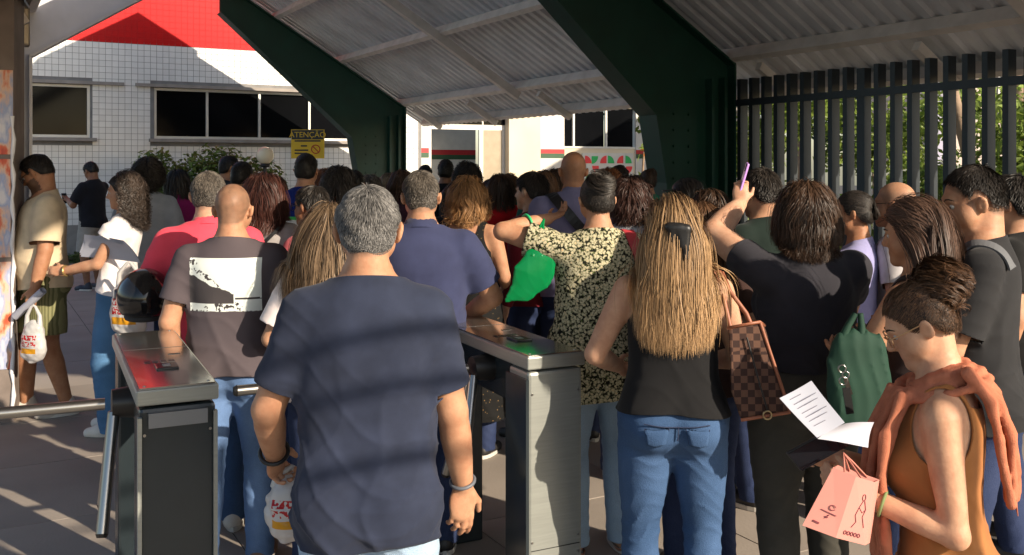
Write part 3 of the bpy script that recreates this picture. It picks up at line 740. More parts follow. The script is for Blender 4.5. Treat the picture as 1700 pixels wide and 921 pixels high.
                s_ = np.linspace(0, 1, S); lockph = np.stack([3.2 * wob(P0, 38, seed + 20 + i_) + rng.normal(size=n) * .35 for i_ in range(3)], 1); fly = rng.random(n) < hair.get('fly', .45 if hst == 'curly' else .035); lockph[fly] += rng.random((fly.sum(), 3)) * 6.28; near_i = np.arange(n)
                wa = hair.get('wave', .006); wf = hair.get('wfreq', 7.0)
                paths = paths + wa * np.where(fly, 1.6 if hst == 'curly' else 2.6, 1.0)[:, None, None] * (s_ ** .7)[None, :, None] * np.stack([np.sin(lockph[near_i, 0:1] + wf * s_ * (1 + .3 * np.sin(lockph[near_i, 1:2]))), np.cos(lockph[near_i, 1:2] + wf * s_ * 1.07), np.sin(lockph[near_i, 2:3] + wf * s_) * .4], 2)
                st_v = np.clip(.40 * rng.random(n) + .60 * (.5 + .5 * wob(P0, 60, seed + 31)), 0, 1)
                # inner mass so that no gaps show between the locks
            ctr = paths[:, :, :] - (Hc + np.array([0, 0, 0]))[None, None]; ctr[:, :, 2] *= .25
            back = nrm(HR @ np.array([0, -.03, 0])); nd_ = ctr / (np.linalg.norm(ctr, axis=2, keepdims=True) + 1e-9) + rng.normal(size=(len(paths), 1, 3)) * .22
            ribbons('strands', paths, np.full(len(paths), Ws) * (.7 + .6 * rng.random(len(paths))), st_v, hm, ho, nd_, SCL, hair.get('grad', .25 if hst in ('long', 'half') else 0.0))
            info['hair'] = ho
    info['cover'] = cover
    # --- face details
    if face:
        ew = mat('eye_white', (.42, .40, .37), .25, var=.02); ed = mat('eye_dark', (.02, .012, .008), .15, var=.02)
        for s in (-1, 1):
            mb = MB(); e0 = np.array([s * .031, .0735, .003]); n1 = 10
            V, Q = polygonize([([ell(hp(e0 * hs), np.array([.0125] * 3) * hs)], .01)], .005); e_ = mesh_obj('eye', SCL(V), tris(Q), ew, root)
            V, Q = polygonize([([ell(hp((e0 + (0, .0088, -.002)) * hs), np.array([.0066, .0042, .0066]) * hs)], .01)], .0025); mesh_obj('iris', SCL(V), tris(Q), ed, e_)
            pts = [SCL(hp(np.array([s * x, y, z]) * hs)) for x, y, z in ((.014, .0935, .024), (.026, .0935, .030), (.040, .086, .030), (.052, .073, .023))]
            MB().tube(pts, [.0018 * sc, .0027 * sc, .0024 * sc, .0010 * sc], 6).build('eyebrow', (hair or {}).get('mat') or mat('brow', (.02, .014, .01)), root)
    if hair and hair.get('glasses'):
        gm = hair['glasses']; fr = MB()
        for s in (-1, 1):
            fr.tube([SCL(hp(np.array([s * .034 + math.cos(t) * .025, .104 - .010 * abs(math.cos(t) * .5 + s * .5) ** 2 * (1 if s * math.cos(t) > 0 else 0), .000 + math.sin(t) * .021]) * hs)) for t in np.linspace(0, 2 * math.pi, 18, endpoint=False)], .0019 * sc, 6, closed=True)
            fr.tube([SCL(hp(np.array(q) * hs)) for q in ((s * .059, .096, .006), (s * .076, .06, .010), (s * .083, .00, .014), (s * .084, -.02, .004))], .0021 * sc, 6)
        fr.tube([SCL(hp(np.array(q) * hs)) for q in ((-.010, .106, .006), (0, .109, .009), (.010, .106, .006))], .0019 * sc, 6)
        fr.build('glasses', gm, root)
    PEOPLE[key] = info
    return info
# ------------------------------------------------------------------ the place
TH = math.radians(29.3)
U = np.array([-math.sin(TH), math.cos(TH), 0]); Vv = np.array([math.cos(TH), math.sin(TH), 0]); ZZ = np.array([0, 0, 1.0])
R0 = np.array([2.34, 10.53, 0])                       # foot of the near portal's right column
def W3(u, v, z): return R0 + U * u + Vv * v + ZZ * z
AX = (U, Vv, ZZ)
def uv_of(p): d = np.array(p, float) - R0; return float(d @ U), float(d @ Vv)

M_green = mat('green_paint', srgb(14, 58, 46), .5, var=.18, scale=3, bump=.05)
M_greyp = mat('grey_paint', srgb(196, 196, 200), .6, var=.12, scale=4)
M_purlin = mat('cream_paint', srgb(208, 200, 194), .6, var=.14, scale=5)
M_sheet = vary(mat('galvanised_sheet', srgb(206, 209, 215), .5, .0, var=.22, scale=1.6, stretch=(1, 1, .3), detail=9), .10)
M_steel = mat('brushed_steel', srgb(146, 149, 144), .42, .40, var=.07, scale=8, stretch=(1, 1, 18))
M_steeltop = mat('polished_steel', srgb(176, 172, 166), .13, .9, var=.05, scale=6)
M_chrome = mat('chrome_tube', srgb(160, 158, 154), .28, 1.0, var=.04)
M_dark = mat('dark_panel', srgb(40, 48, 52), .22, .1, var=.12, scale=3)
M_black = mat('black_plastic', (.012, .012, .013), .4, var=.1)
M_fence = mat('fence_paint', srgb(40, 47, 53), .5, .2, var=.14, scale=5)
M_tile = vary(mat('white_tile', srgb(228, 227, 224), .22, var=.07, scale=1.1, detail=8), .09)
M_tile2 = mat('cream_tile', srgb(212, 196, 168), .3, var=.06, scale=1.7)
M_redtile = vary(mat('red_tile', srgb(196, 8, 15), .45, var=.08, scale=1.7, spec=.2), .14)
M_grout = mat('grout', srgb(128, 126, 124), .9, var=.15)
M_redgrout = mat('red_grout', srgb(196, 40, 40), .9, var=.12)
M_concrete = mat('concrete_trim', srgb(150, 142, 134), .85, var=.15, scale=5)
M_alu = mat('aluminium', srgb(206, 204, 198), .4, .3, var=.05)
M_glass = mat('dark_window_glass', srgb(12, 13, 15), .08, 0, var=.25, scale=.9, spec=.10)
M_white = mat('white_paint', srgb(204, 198, 188), .6, var=.06)
M_red = mat('red_stripe', srgb(176, 26, 34), .5, var=.08); M_grn = mat('green_stripe', srgb(36, 74, 44), .5, var=.08)
mat('sole_white', srgb(190, 186, 178), .7)

# ---- ground and paving
mb = MB(); mb.box((0, 20, -.06), (60, 60, .05)); tag(mb.build('ground', mat('ground_joint', srgb(72, 66, 60), .95, var=.2)), None, kind='structure')
pv = empty('pavement', W3(0, 0, 0)); tag(pv, None, kind='structure')
M_slab = vary(mat('paving_concrete', srgb(150, 140, 130), .82, var=.16, scale=1.3, bump=.12, bscale=70, detail=8), .12)
sl_me = MB().box((0, 0, -.005), (.4965, .4965, .004), AX).mesh('paving_slab', M_slab)
for i in range(-8, 11):
    for j in range(-12, 3):
        p = W3(i + .5, j + .35, 0); o = link(bpy.data.objects.new('paving_slab', sl_me), pv); o.location = p - R0 + ZZ * random.uniform(-.001, .001)

# ---- canopy
can = empty('entrance_canopy', W3(0, 0, 0)); tag(can, 'gabled metal canopy with dark green portal frames and corrugated roof sheets', 'canopy')
KN, SLP, RID = 2.79, .607, -3.43
def rel(p): return tuple(np.array(p) - R0)
def portal_half(u, right, material):
    v = (lambda q: q) if right else (lambda q: 2 * RID - q - .22)
    out = [(0, 0), (0, KN - .02), (RID, KN - .02 - RID * SLP), (RID, KN - RID * SLP - .55), (-2.27, 3.29), (-1.06, 2.20), (-.93, 1.5), (-.86, 0)]
    if not right: out = [(0, 0), (0, KN - .02), (RID, KN - .02 - RID * SLP), (RID, KN - RID * SLP - .36), (-.27, KN - .30), (-.27, 0)]
    n = len(out)
    web = [rel(W3(u - .03, v(a), z)) for a, z in out]
    m = MB().prism(web, U * .06)
    pf = m.build('portal_frame', material, can)
    # flanges round the outline
    for i in range(n):
        if i in (n - 1, 2 if right else 2): continue
        (a, z), (b, y) = out[i], out[i + 1]
        p, q = np.array(rel(W3(u, v(a), z))), np.array(rel(W3(u, v(b), y))); d = nrm(q - p); nn = np.cross(U, d); L = np.linalg.norm(q - p)
        fl = MB().box((p + q) / 2, (.15 if right else .10, L / 2 + .004 + .001 * i, .011), (U, d, nn)); fl.build('flange', material, pf)
    if right:                                         # upright stiffeners
        for a, h0, h1 in ((-.30, .0, 2.6), (-.12, .0, 2.62)):
            MB().box(rel(W3(u - .085, a, (h0 + h1) / 2)), (.05, .02, (h1 - h0) / 2), AX).build('stiffener', material, pf)
portal_half(0, True, M_green); portal_half(0, False, M_greyp)
portal_half(9.05, True, M_green)
ROOF0, ROOF1 = -8.3, 9.35
# corrugated sheets, five ribs each
per, dep = .19, .036
def sheet_mesh(right):
    prof = []
    for k in range(5):
        b = k * per; prof += [(b, 0), (b + .075, 0), (b + .10, dep), (b + .165, dep)]
    prof.append((5 * per, 0))
    v0, v1 = .78, RID + .015; vs = []; 
    sgn = 1 if right else -1
    nrmv = nrm(np.array([0, SLP, 1]))
    for th in (0, .004):
        for b, hgt in prof:
            for vv in (v0, v1):
                z = KN - vv * SLP + .14 + hgt * 1.0 + th; vr = vv if right else 2 * RID - vv
                vs.append(U * b + Vv * vr + ZZ * z)
    n = len(prof); fs = []
    for i in range(n - 1):
        a = i * 2; fs.append((a, a + 1, a + 3, a + 2) if right else (a, a + 2, a + 3, a + 1)); a += 2 * n; fs.append((a, a + 2, a + 3, a + 1) if right else (a, a + 1, a + 3, a + 2))
    m = MB(); m.add(vs, fs); return m.mesh('roof_sheet', M_sheet)
for right in (True, False):
    me = sheet_mesh(right); u = ROOF0
    while u < (ROOF1 if right else -.6) - .5:
        o = link(bpy.data.objects.new('roof_sheet', me), can); o.location = U * u; u += 5 * per
# purlins along the canopy
def beam(p, q, hw, hh, up, name, material, parent):
    p = np.array(p); q = np.array(q); d = nrm(q - p); s = nrm(np.cross(d, up)); t = np.cross(s, d)
    m = MB().box((p + q) / 2, (np.linalg.norm(q - p) / 2, hw, hh), (d, s, t)); return m.build(name, material, parent)
for right in (True, False):
    for k, vv in enumerate((.55, -.02, -1.26, -2.45, RID + .12)):
        z = KN - vv * SLP + .065; vr = vv if right else 2 * RID - vv
        beam(rel(W3(ROOF0 + .05, vr, z)), rel(W3(ROOF1 - .03 if right else .06, vr, z)), .04, .068, ZZ + Vv * SLP * (1 if right else -1), 'purlin', M_purlin, can)
    for uu in (4.6, -3.6) if right else (-3.6,):                               # light rafters between the portals
        a, b = .0, RID
        va, vb = (a, b) if right else (2 * RID - a, 2 * RID - b)
        beam(rel(W3(uu, va, KN - a * SLP - .065)), rel(W3(uu, vb, KN - b * SLP - .065)), .05, .06, ZZ, 'rafter', M_purlin, can)
    for uu in (-6.4, -4.4, -2.43, -.5, 1.7, 4.0, 6.3, 8.5)[:8 if right else 4]:
        va, vb = (.0, .55) if right else (2 * RID, 2 * RID - .55)
        beam(rel(W3(uu, va, KN - .07)), rel(W3(uu, vb, KN - .55 * SLP - .07)), .035, .045, ZZ, 'eave_bracket', M_purlin, can)

# unseen raised roof, boarded at ridge and end, added to shadow the tiled wall
AV, AZ, LV, LZ, RV, RZ = -3.25, 6.02, -4.97, 5.04, -2.15, 5.35
for (va, za, vb, zb) in ((AV, AZ, LV, LZ), (AV, AZ, RV, RZ)):
    for k in range(9):
        a0_, a1_ = .5 + k * .87, .5 + (k + 1) * .87 - .004
        MB().prism([rel(W3(a0_, v, z)) for v, z in ((va, za), (vb, zb), (vb, zb + .03), (va, za + .03))], U * (a1_ - a0_)).build('roof_sheet', M_sheet, can)  # added sheets, pitched to outline the gable shadow
for k in range(9):
    a0_, a1_ = .5 + k * .87, .5 + (k + 1) * .87 - .004
    MB().box(rel(W3((a0_ + a1_) / 2, AV - .03, 5.5)), ((a1_ - a0_) / 2, .012, .50), AX).build('added_ridge_board', M_white, can)
MB().prism([rel(W3(8.3, v, z)) for v, z in ((LV, LZ - .02), (AV, AZ - .02), (RV, RZ - .02), (RV, 4.62), (LV, 4.75))], U * .02).build('added_gable_board', M_white, can)
# unseen boards added under the near gable's right half to shade the crowd
for k in range(4):
    va, vb = -3.4 + k * 1.05, -3.4 + (k + 1) * 1.05 - .005
    pts = [rel(W3(ROOF0 + .02, v, KN - v * SLP + dz)) for v, dz in ((va, .10), (vb, .10), (vb, -.55), (va, -.55))]
    MB().prism(pts, U * .03).build('added_shade_board', M_white, can)
# bolts on the portal knees
for u_ in (0, 9.05):
    for k in range(7):
        for a_ in (-.55, -.75):
            p_ = np.array(rel(W3(u_ - .03, a_, 1.2 + k * .17))); MB().tube([p_, p_ - U * .022], .016, 6).build('bolt', M_green, can)
# unseen louvre added behind the camera; its slats band the light on the first figures
lv = empty('added_louvre', W3(-9.6, -4.9, 0)); tag(lv, 'grey slatted louvre added behind the camera to band the light', 'louvre')
for z_ in (3.06, 2.93, 2.75): MB().box(ZZ * z_, (.02, .75, .0075), AX).build('slat', M_greyp, lv)
for v_ in (-.75, .75): MB().box(Vv * v_ + ZZ * 1.6, (.03, .03, 1.6), AX).build('post', M_greyp, lv)
# ---- fence on the right
fn = empty('bar_fence', W3(-8, 0.05, 0)); tag(fn, 'tall dark grey fence of flat upright bars on the right under the eave', 'fence')
fb = R0 + U * -8 + Vv * .05
bar_me = MB().box((0, 0, 1.33), (.026, .052, 1.275), AX).mesh('bar', M_fence)
for i in range(44):
    u = -.20 - .18 * i
    if i in (9, 22, 35): MB().box(W3(u, .05, 1.29) - fb, (.045, .045, 1.29), AX).build('post', M_fence, fn); continue
    o = link(bpy.data.objects.new('bar', bar_me), fn); o.location = W3(u, .05, 0) - fb
for z in (2.35, .16):
    beam(W3(-.05, .012, z) - fb, W3(-8.1, .012, z) - fb, .018, .035, ZZ, 'rail', M_fence, fn)

# ---- tiled building behind, on the left
WA = at(130, HOR, 17.8); WA[2] = 0
def on_wall(base, px, py):                             # pixel -> (along, height) on the wall plane through base parallel to Vv
    r = np.array([(px - CX) / FPX, 1.0]); A = np.array([[Vv[0], -r[0]], [Vv[1], -r[1]]]); t, Z = np.linalg.solve(A, -base[:2]); return t, CAMZ - (py - HOR) / FPX * Z
bl = empty('tiled_building', WA); tag(bl, 'white tiled building with broad red band and dark ribbon windows at left', 'building')
T0, T1 = -2.6, 6.9
def wp(t, d, z): return Vv * t - U * d + ZZ * z        # d = proud of the wall plane
w1 = [on_wall(WA, 50, 137), on_wall(WA, 150, 223)]; w2 = [on_wall(WA, 256, 147), on_wall(WA, 592, 232)]
wz0, wz1 = 2.19, 3.17
wins = [(-1.15, w1[1][0], wz0, wz1), (w2[0][0], w2[1][0], wz0, wz1)]
RED = 4.02
mbw = MB()
xs = sorted({T0, T1} | {q for w in wins for q in w[:2]})
for a, b in zip(xs[:-1], xs[1:]):
    hole = any(w[0] <= a and b <= w[1] for w in wins)
    for z0, z1 in (((0, wz0), (wz1, 6.5)) if hole else ((0, 6.5),)): mbw.box(wp((a + b) / 2, -.15, (z0 + z1) / 2), ((b - a) / 2, .15, (z1 - z0) / 2), (Vv, U, ZZ))
wall = mbw.build('wall', M_grout, bl)
mbr = MB().box(wp((T0 + T1) / 2, .002, (RED + 6.5) / 2), ((T1 - T0) / 2, .002, (6.5 - RED) / 2), (Vv, U, ZZ)); mbr.build('red_render', M_redgrout, wall)
ps = .1135; cells = []
nz = int(6.3 / ps)
for i in range(int((T1 - T0) / ps)):
    for k in range(5, nz):
        t, z = T0 + (i + .5) * ps, (k + .5) * ps + .005
        if any(w[0] - .08 < t < w[1] + .08 and w[2] - .10 < z < w[3] + .09 for w in wins): continue
        cells.append((t, z))
def seen(t, z):
    p = WA + wp(t, 0, z); x = CX + FPX * p[0] / p[1]; y = HOR - FPX * (z - CAMZ) / p[1]; return 58 < x < 470 and 0 < y < 250 and p[1] or 99
order = sorted(range(len(cells)), key=lambda i: seen(*cells[i]))
one = set(order[:300]); hw = ps / 2 - .0034
tm_ = {False: MB().box((0, 0, 0), (hw, .004, hw), (Vv, U, ZZ)).mesh('tile', M_tile), True: MB().box((0, 0, 0), (hw, .004, hw), (Vv, U, ZZ)).mesh('tile', M_redtile)}
rest = {False: MB(), True: MB()}
for i, (t, z) in enumerate(cells):
    red = z > RED; c = wp(t, .006 + random.uniform(-.0008, .0008), z)
    if i in one: o = link(bpy.data.objects.new('tile', tm_[red]), wall); o.location = c
    else: rest[red].box(c, (hw, .004, hw), (Vv, U, ZZ))
for red in rest: o = rest[red].build('tile_field', M_redtile if red else M_tile, wall); o['kind'] = 'stuff'
M_room = mat('dim_room', srgb(54, 52, 52), .9, var=.2); M_curt = mat('curtain', srgb(84, 88, 84), .9, var=.25, scale=10, stretch=(6, 6, .3))
for wi, (a, b, z0, z1) in enumerate(wins):
    wd = MB(); 
    for (p0, p1, q0, q1) in ((a, b, z0, z0 + .05), (a, b, z1 - .05, z1), (a, a + .05, z0 + .05, z1 - .05), (b - .05, b, z0 + .05, z1 - .05)):
        wd.box(wp((p0 + p1) / 2, -.08, (q0 + q1) / 2), ((p1 - p0) / 2, .03, (q1 - q0) / 2), (Vv, U, ZZ))
    w_o = wd.build('window', M_alu, bl)
    cuts = [a + .05] + ([on_wall(WA, x, 180)[0] for x in (345, 432, 515)] if wi else []) + [b - .05]
    for c0_, c1_ in zip(cuts[:-1], cuts[1:]):
        MB().box(wp((c0_ + c1_) / 2, -.105, (z0 + z1) / 2), ((c1_ - c0_) / 2, .003, (z1 - z0) / 2 - .05), (Vv, U, ZZ)).build('pane', M_glass, w_o)
    for c_ in cuts[1:-1]: MB().box(wp(c_, -.078, (z0 + z1) / 2), (.022, .028, (z1 - z0) / 2 - .052), (Vv, U, ZZ)).build('mullion', M_alu, w_o)
    MB().box(wp((a + b) / 2, .03, z0 - .035), ((b - a) / 2 + .10, .10, .030), (Vv, U, ZZ)).build('sill', M_concrete, w_o)
    MB().box(wp((a + b) / 2 + (.28 if not wi else -.12), .02, z1 + .035), ((b - a) / 2 + (.30 if not wi else .22), .055, .030), (Vv, U, ZZ)).build('lintel', M_concrete, w_o)

# ---- entrance building behind the crowd
WB = at(700, HOR, 23.0); WB[2] = 0
eb = empty('entrance_building', WB); tag(eb, 'cream tiled entrance building with red and green stripe seen beyond the canopy', 'building')
def wq(px, py): return on_wall(WB, px, py)
def slab(px0, px1, py0, py1, d, thick, name, material, parent, zabs=None):
    t0, t1 = wq(px0, HOR)[0], wq(px1, HOR)[0]; pm = (px0 + px1) / 2
    z1, z0 = wq(pm, py0)[1], wq(pm, py1)[1]
    if zabs: z0, z1 = zabs
    return MB().box(wp((t0 + t1) / 2, d - thick / 2, (z0 + z1) / 2), ((t1 - t0) / 2, thick / 2, (z1 - z0) / 2), (Vv, U, ZZ)).build(name, material, parent)
bw = slab(560, 712, 0, 0, 0, .3, 'wall', M_white, eb, (0, 4.2))
bw2 = slab(712, 838, 0, 0, 0, .3, 'wall', M_white, eb, (2.62, 4.2))
slab(712, 838, 0, 0, -1.6, .2, 'inner_wall', M_white, eb, (0, 2.9))
slab(838, 890, 0, 0, .22, .5, 'pilaster', M_tile2, eb, (0, 4.2))
slab(890, 935, 0, 0, .06, .36, 'pilaster', M_white, eb, (0, 4.2))
slab(935, 1054, 0, 0, .0, .3, 'wall', M_tile2, eb, (0, 2.12)); slab(935, 1054, 0, 0, .0, .3, 'wall', M_tile2, eb, (3.2, 4.2))
slab(1054, 1260, 0, 0, .05, .35, 'wall', M_white, eb, (0, 4.2))
zs_ = (1.86, 1.98, 2.09)
for (a, b, d) in ((560, 712, .006), (890, 935, .066), (1054, 1110, .056)):
    slab(a, b, 0, 0, d, .005, 'stripe', M_red, eb, (zs_[1], zs_[2])); slab(a, b, 0, 0, d, .005, 'stripe', M_grn, eb, (zs_[0], zs_[1]))
slab(712, 838, 0, 0, -1.594, .005, 'stripe', M_red, eb, (1.95, 2.08)); slab(712, 838, 0, 0, -1.594, .005, 'stripe', M_grn, eb, (1.83, 1.95))
dr = slab(712, 838, 0, 0, .0, .06, 'door_frame', M_alu, eb, (2.55, 2.62))
for x0, x1 in ((712, 716), (796, 802), (834, 838)): slab(x0, x1, 0, 0, .0, .06, 'jamb', M_alu, dr, (0, 2.55))
slab(802, 834, 0, 0, -.02, .01, 'pane', mat('pale_glass', srgb(150, 140, 124), .1, var=.1), dr, (.1, 2.54))
for x0, x1 in ((712, 745), (748, 800), (803, 838)):
    slab(x0, x1, 0, 0, .012, .01, 'pane', M_glass, dr, (2.68, 3.1))
w_o = slab(935, 1054, 0, 0, .02, .05, 'window', M_alu, eb, (2.12, 2.17))
for x0, x1 in ((936, 951), (953, 1004), (1008, 1052)): slab(x0, x1, 0, 0, -.05, .01, 'pane', M_glass, w_o, (2.17, 3.2))
for x in (952, 1006): slab(x - 1.5, x + 1.5, 0, 0, .02, .06, 'mullion', M_alu, w_o, (2.17, 3.2))
# banner with red and green quarter-round shapes
bn = empty('banner', WB); tag(bn, 'white banner with red and green quarter-round petals on cream wall', 'banner')
slab(966, 1050, 254, 296, .03, .02, 'sheet', M_white, bn)
def petal(px, py, s, rot, material):
    t, z = wq(px, py); t1, z1 = wq(px + s, py + s); S_ = abs(z - z1); pts = []
    q = [(0, 0), (1, 0)] + [(math.cos(a), math.sin(a)) for a in np.linspace(0.15, math.pi / 2, 8)]
    for x, y in q:
        x, y = x - .5, y - .5
        for _ in range(rot): x, y = -y, x
        pts.append(wp(t + (x + .5) * S_, .033, z + (y - .5) * S_))
    MB().prism(pts[::-1], -U * .004).build('petal', material, bn)
M_pr = mat('banner_red', srgb(226, 60, 62), .6, var=.05); M_pg = mat('banner_green', srgb(44, 170, 88), .6, var=.05)
for i, (x, y, r, c) in enumerate(((970, 258, 0, 0), (981, 259, 3, 1), (995, 258, 1, 0), (1008, 258, 0, 1), (1023, 258, 1, 0), (1037, 258, 0, 1), (982, 275, 2, 0), (970, 288, 1, 1), (1038, 276, 3, 0), (1024, 276, 2, 0), (1009, 276, 1, 1))):
    petal(x, y, 13, r, M_pg if c else M_pr)

# pale building far right behind the fence
fb2 = empty('pale_house', at(1640, HOR, 19)); tag(fb2, 'pale plastered house with green roof edge behind fence at far right', 'building')
o0 = np.array(at(1640, 0, 19)); 
hb = MB().box((1.2, 1.6, 1.9), (2.6, 1.5, 1.9)); hb.build('wall', mat('pale_plaster', srgb(206, 190, 178), .9, var=.08), fb2)
MB().box((1.2, 1.5, 3.86), (2.8, 1.75, .06)).build('roof_edge', mat('mint_paint', srgb(120, 190, 160), .6), fb2)
for x in (-.7, .6, 1.9): 
    w_ = MB().box((x, .095, 1.7), (.36, .03, .75)).build('window', M_alu, fb2); MB().box((x, .06, 1.7), (.30, .012, .68)).build('pane', M_glass, w_)
MB().box((-1.0, .06, 1.15), (.20, .05, 1.15)).build('pilaster', mat('lilac_plaster', srgb(176, 172, 190), .9), fb2)

# ---- vegetation
def leaf_cloud(centres, radii, n, size, seed, up=.4):
    """many separate leaves spread through lumpy volumes"""
    r = np.random.default_rng(seed); centres = np.array(centres, float); radii = np.array(radii, float)
    vol = radii.prod(1); k = r.choice(len(centres), n, p=vol / vol.sum()); d = r.normal(size=(n, 3)); d /= np.linalg.norm(d, axis=1, keepdims=True)
    P = centres[k] + d * radii[k] * (r.random((n, 1)) ** .45)
    nn = d + r.normal(size=(n, 3)) * .6 + np.array([0, 0, up]); nn /= np.linalg.norm(nn, axis=1, keepdims=True)
    a = np.cross(nn, r.normal(size=(n, 3))); a /= np.linalg.norm(a, axis=1, keepdims=True); b = np.cross(nn, a)
    s = size * (.6 + .8 * r.random((n, 1)))
    V = np.stack([P - a * s, P + b * s * .42 - a * s * .1 + nn * s * .12, P + a * s, P - b * s * .42 - a * s * .1 + nn * s * .12], 1).reshape(-1, 3)
    return V, np.arange(4 * n).reshape(-1, 4)
def leafmat(name, col, trans=.35):
    if name in MATS: return MATS[name]
    m, nt, b = _nt(name); L = nt.links.new
    gi = nt.nodes.new('ShaderNodeNewGeometry'); cr = nt.nodes.new('ShaderNodeValToRGB')
    cr.color_ramp.elements[0].color = rgba(col, .55); cr.color_ramp.elements[1].color = rgba(col, 1.5)
    L(gi.outputs['Random Per Island'], cr.inputs['Fac']); L(cr.outputs['Color'], b.inputs['Base Color']); b.inputs['Roughness'].default_value = .5
    tr = nt.nodes.new('ShaderNodeBsdfTranslucent'); L(cr.outputs['Color'], tr.inputs['Color']); mx = nt.nodes.new('ShaderNodeMixShader'); mx.inputs[0].default_value = trans
    out = nt.nodes['Material Output']; L(b.outputs[0], mx.inputs[1]); L(tr.outputs[0], mx.inputs[2]); L(mx.outputs[0], out.inputs['Surface']); MATS[name] = m; return m
M_leaf = leafmat('leaf_green', (.24, .32, .06), .5); M_leafd = leafmat('leaf_dark', (.06, .105, .024)); M_leafp = leafmat('leaf_pink', (.22, .075, .06)); M_flower = leafmat('flower_orange', (.75, .22, .02), .2)
M_bark = mat('bark', srgb(150, 128, 108), .9, var=.25, scale=9, bump=.4, bscale=30)
def shrub(name, label, base, blobs, n, size, material, stems, seed, cat='bush', group=None, flowers=0, crown='foliage'):
    e = empty(name, base); tag(e, label, cat, group); r = np.random.default_rng(seed)
    c = [np.array(b[:3]) for b in blobs]; rad = [b[3:6] for b in blobs]
    V, F = leaf_cloud(c, rad, n, size, seed); mesh_obj(crown, V, F, material, e, False)
    for k in range(stems):
        t = c[k % len(c)]; s0 = r.normal(size=3) * .12; s0[2] = 0
        MB().tube([s0, s0 * .4 + t * .4 + r.normal(size=3) * .08, t], [.045, .03, .012], 7).build('stem' if cat == 'bush' else 'trunk', M_bark, e)
    if flowers:
        V, F = leaf_cloud(c, np.array(rad) * 1.02, flowers, size * .8, seed + 1)
        mesh_obj('flowers', V, F, M_flower, e, False)
    return e
hb0 = at(330, HOR, 16.2); hb0[2] = 0
shrub('hedge_bush', 'leafy green bush below the ribbon window of the tiled building', hb0, [(t * Vv[0], t * Vv[1], 1.16 + .14 * math.sin(t * 5), .46, .40, .80) for t in np.linspace(-.7, 1.1, 7)], 11000, .055, leafmat('leaf_hedge', (.12, .19, .04)), 6, 11)
gs = at(200, HOR, 17.0); gs[2] = 0
V, F = leaf_cloud([(t * Vv[0], t * Vv[1], .05) for t in np.linspace(-4, 3, 20)], [(.3, .25, .12)] * 20, 5000, .05, 5, 1.0); tag(mesh_obj('grass_strip', V + gs, F, M_leafd, None, False), 'strip of low grass along the foot of the tiled wall', 'grass', kind='stuff')
fv = [W3(2.3, 2.6, 0), W3(.4, 2.9, 0), W3(-1.6, 3.1, 0)]
lb = ['tall green bush with orange flowers behind middle fence bars', 'broad green bush behind the fence left of the thick post', 'light green bush behind the fence right of the thick post', 'green bush beyond the fence beside the near green column']
for i, b in enumerate(fv):
    r = np.random.default_rng(40 + i)
    bl_ = [(r.normal() * .55, r.normal() * .5, z, .6 + r.random() * .25, .55 + r.random() * .2, .38) for z in np.linspace(.35, 2.75 if i != 2 else 2.2, 9)]
    shrub('flowering_bush', lb[i], b, bl_, 6500, .062, M_leaf, 6, 60 + i, group='bushes behind the fence', flowers=26)
pb = W3(-3.3, 4.0, 0); r = np.random.default_rng(9)
shrub('pink_bush', 'reddish pink leaved shrub behind the fence at right', pb, [(r.normal() * .7, r.normal() * .4, z, .5, .5, .35) for z in np.linspace(.3, 1.55, 8)], 4200, .05, M_leafp, 5, 71)
pb2 = W3(-4.6, 4.3, 0)
shrub('pink_bush', 'second reddish shrub behind the fence near the right edge', pb2, [(r.normal() * .6, r.normal() * .4, z, .5, .5, .35) for z in np.linspace(.3, 1.5, 8)], 3600, .05, M_leafp, 5, 73)
# bare leaning trunks
for lab, pts in (('pale bare trunk leaning left behind right fence bars', [(1640, 420, 11.5), (1615, 280, 11.5), (1590, 190, 11.4), (1572, 110, 11.2), (1560, 20, 11.2)]), ('pale bare trunk leaning left behind the rightmost bars', [(1735, 420, 10.5), (1712, 250, 10.5), (1692, 160, 10.5), (1680, 60, 10.4)]), ):
    P = [at(*q) for q in pts]; P[0][2] = 0; e = empty('tree', P[0]); tag(e, lab, 'tree')
    MB().tube([p - P[0] for p in P], [.10, .085, .07, .06, .05][:len(P)], 9).build('trunk', M_bark, e)
    V, F = leaf_cloud([P[-1] - P[0] + np.array([0, .6, 1.4 + .3 * k]) + np.random.default_rng(k).normal(size=3) * .5 for k in range(5)], [(.7, .7, .5)] * 5, 1500, .06, 90); mesh_obj('crown', V, F, M_leaf, e, False)
# sprig beside the near column
tb = at(1069, HOR, 12.5); tb[2] = 0
shrub('slender_plant', 'thin plant with a few leaves and orange flower left of the near column', tb, [(0, 0, z, .10, .10, .14) for z in (1.5, 1.85, 2.2)], 26, .06, M_leaf, 2, 31, flowers=4)
# trees far behind close the view
for i, (px, Z) in enumerate(((1120, 30), (1330, 26), (1560, 30))):
    b = at(px, HOR, Z); b[2] = 0; r = np.random.default_rng(200 + i)
    e = empty('shade_tree', b); tag(e, ['leafy tree far behind the near green column', 'leafy tree in the distance behind the middle of the fence', 'leafy tree in the distance above the right end of the fence'][i], 'tree', 'trees in the distance')
    MB().tube([(0, 0, 0), (.1, 0, 1.5), (0, .1, 3.2)], [.22, .18, .10], 9).build('trunk', M_bark, e)
    V, F = leaf_cloud([(r.normal() * 1.6, r.normal() * 1.2, 3.0 + r.random() * 2.6) for k in range(12)], [(1.3, 1.2, .9)] * 12, 7000, .12, 210 + i); mesh_obj('crown', V, F, M_leafd, e, False)

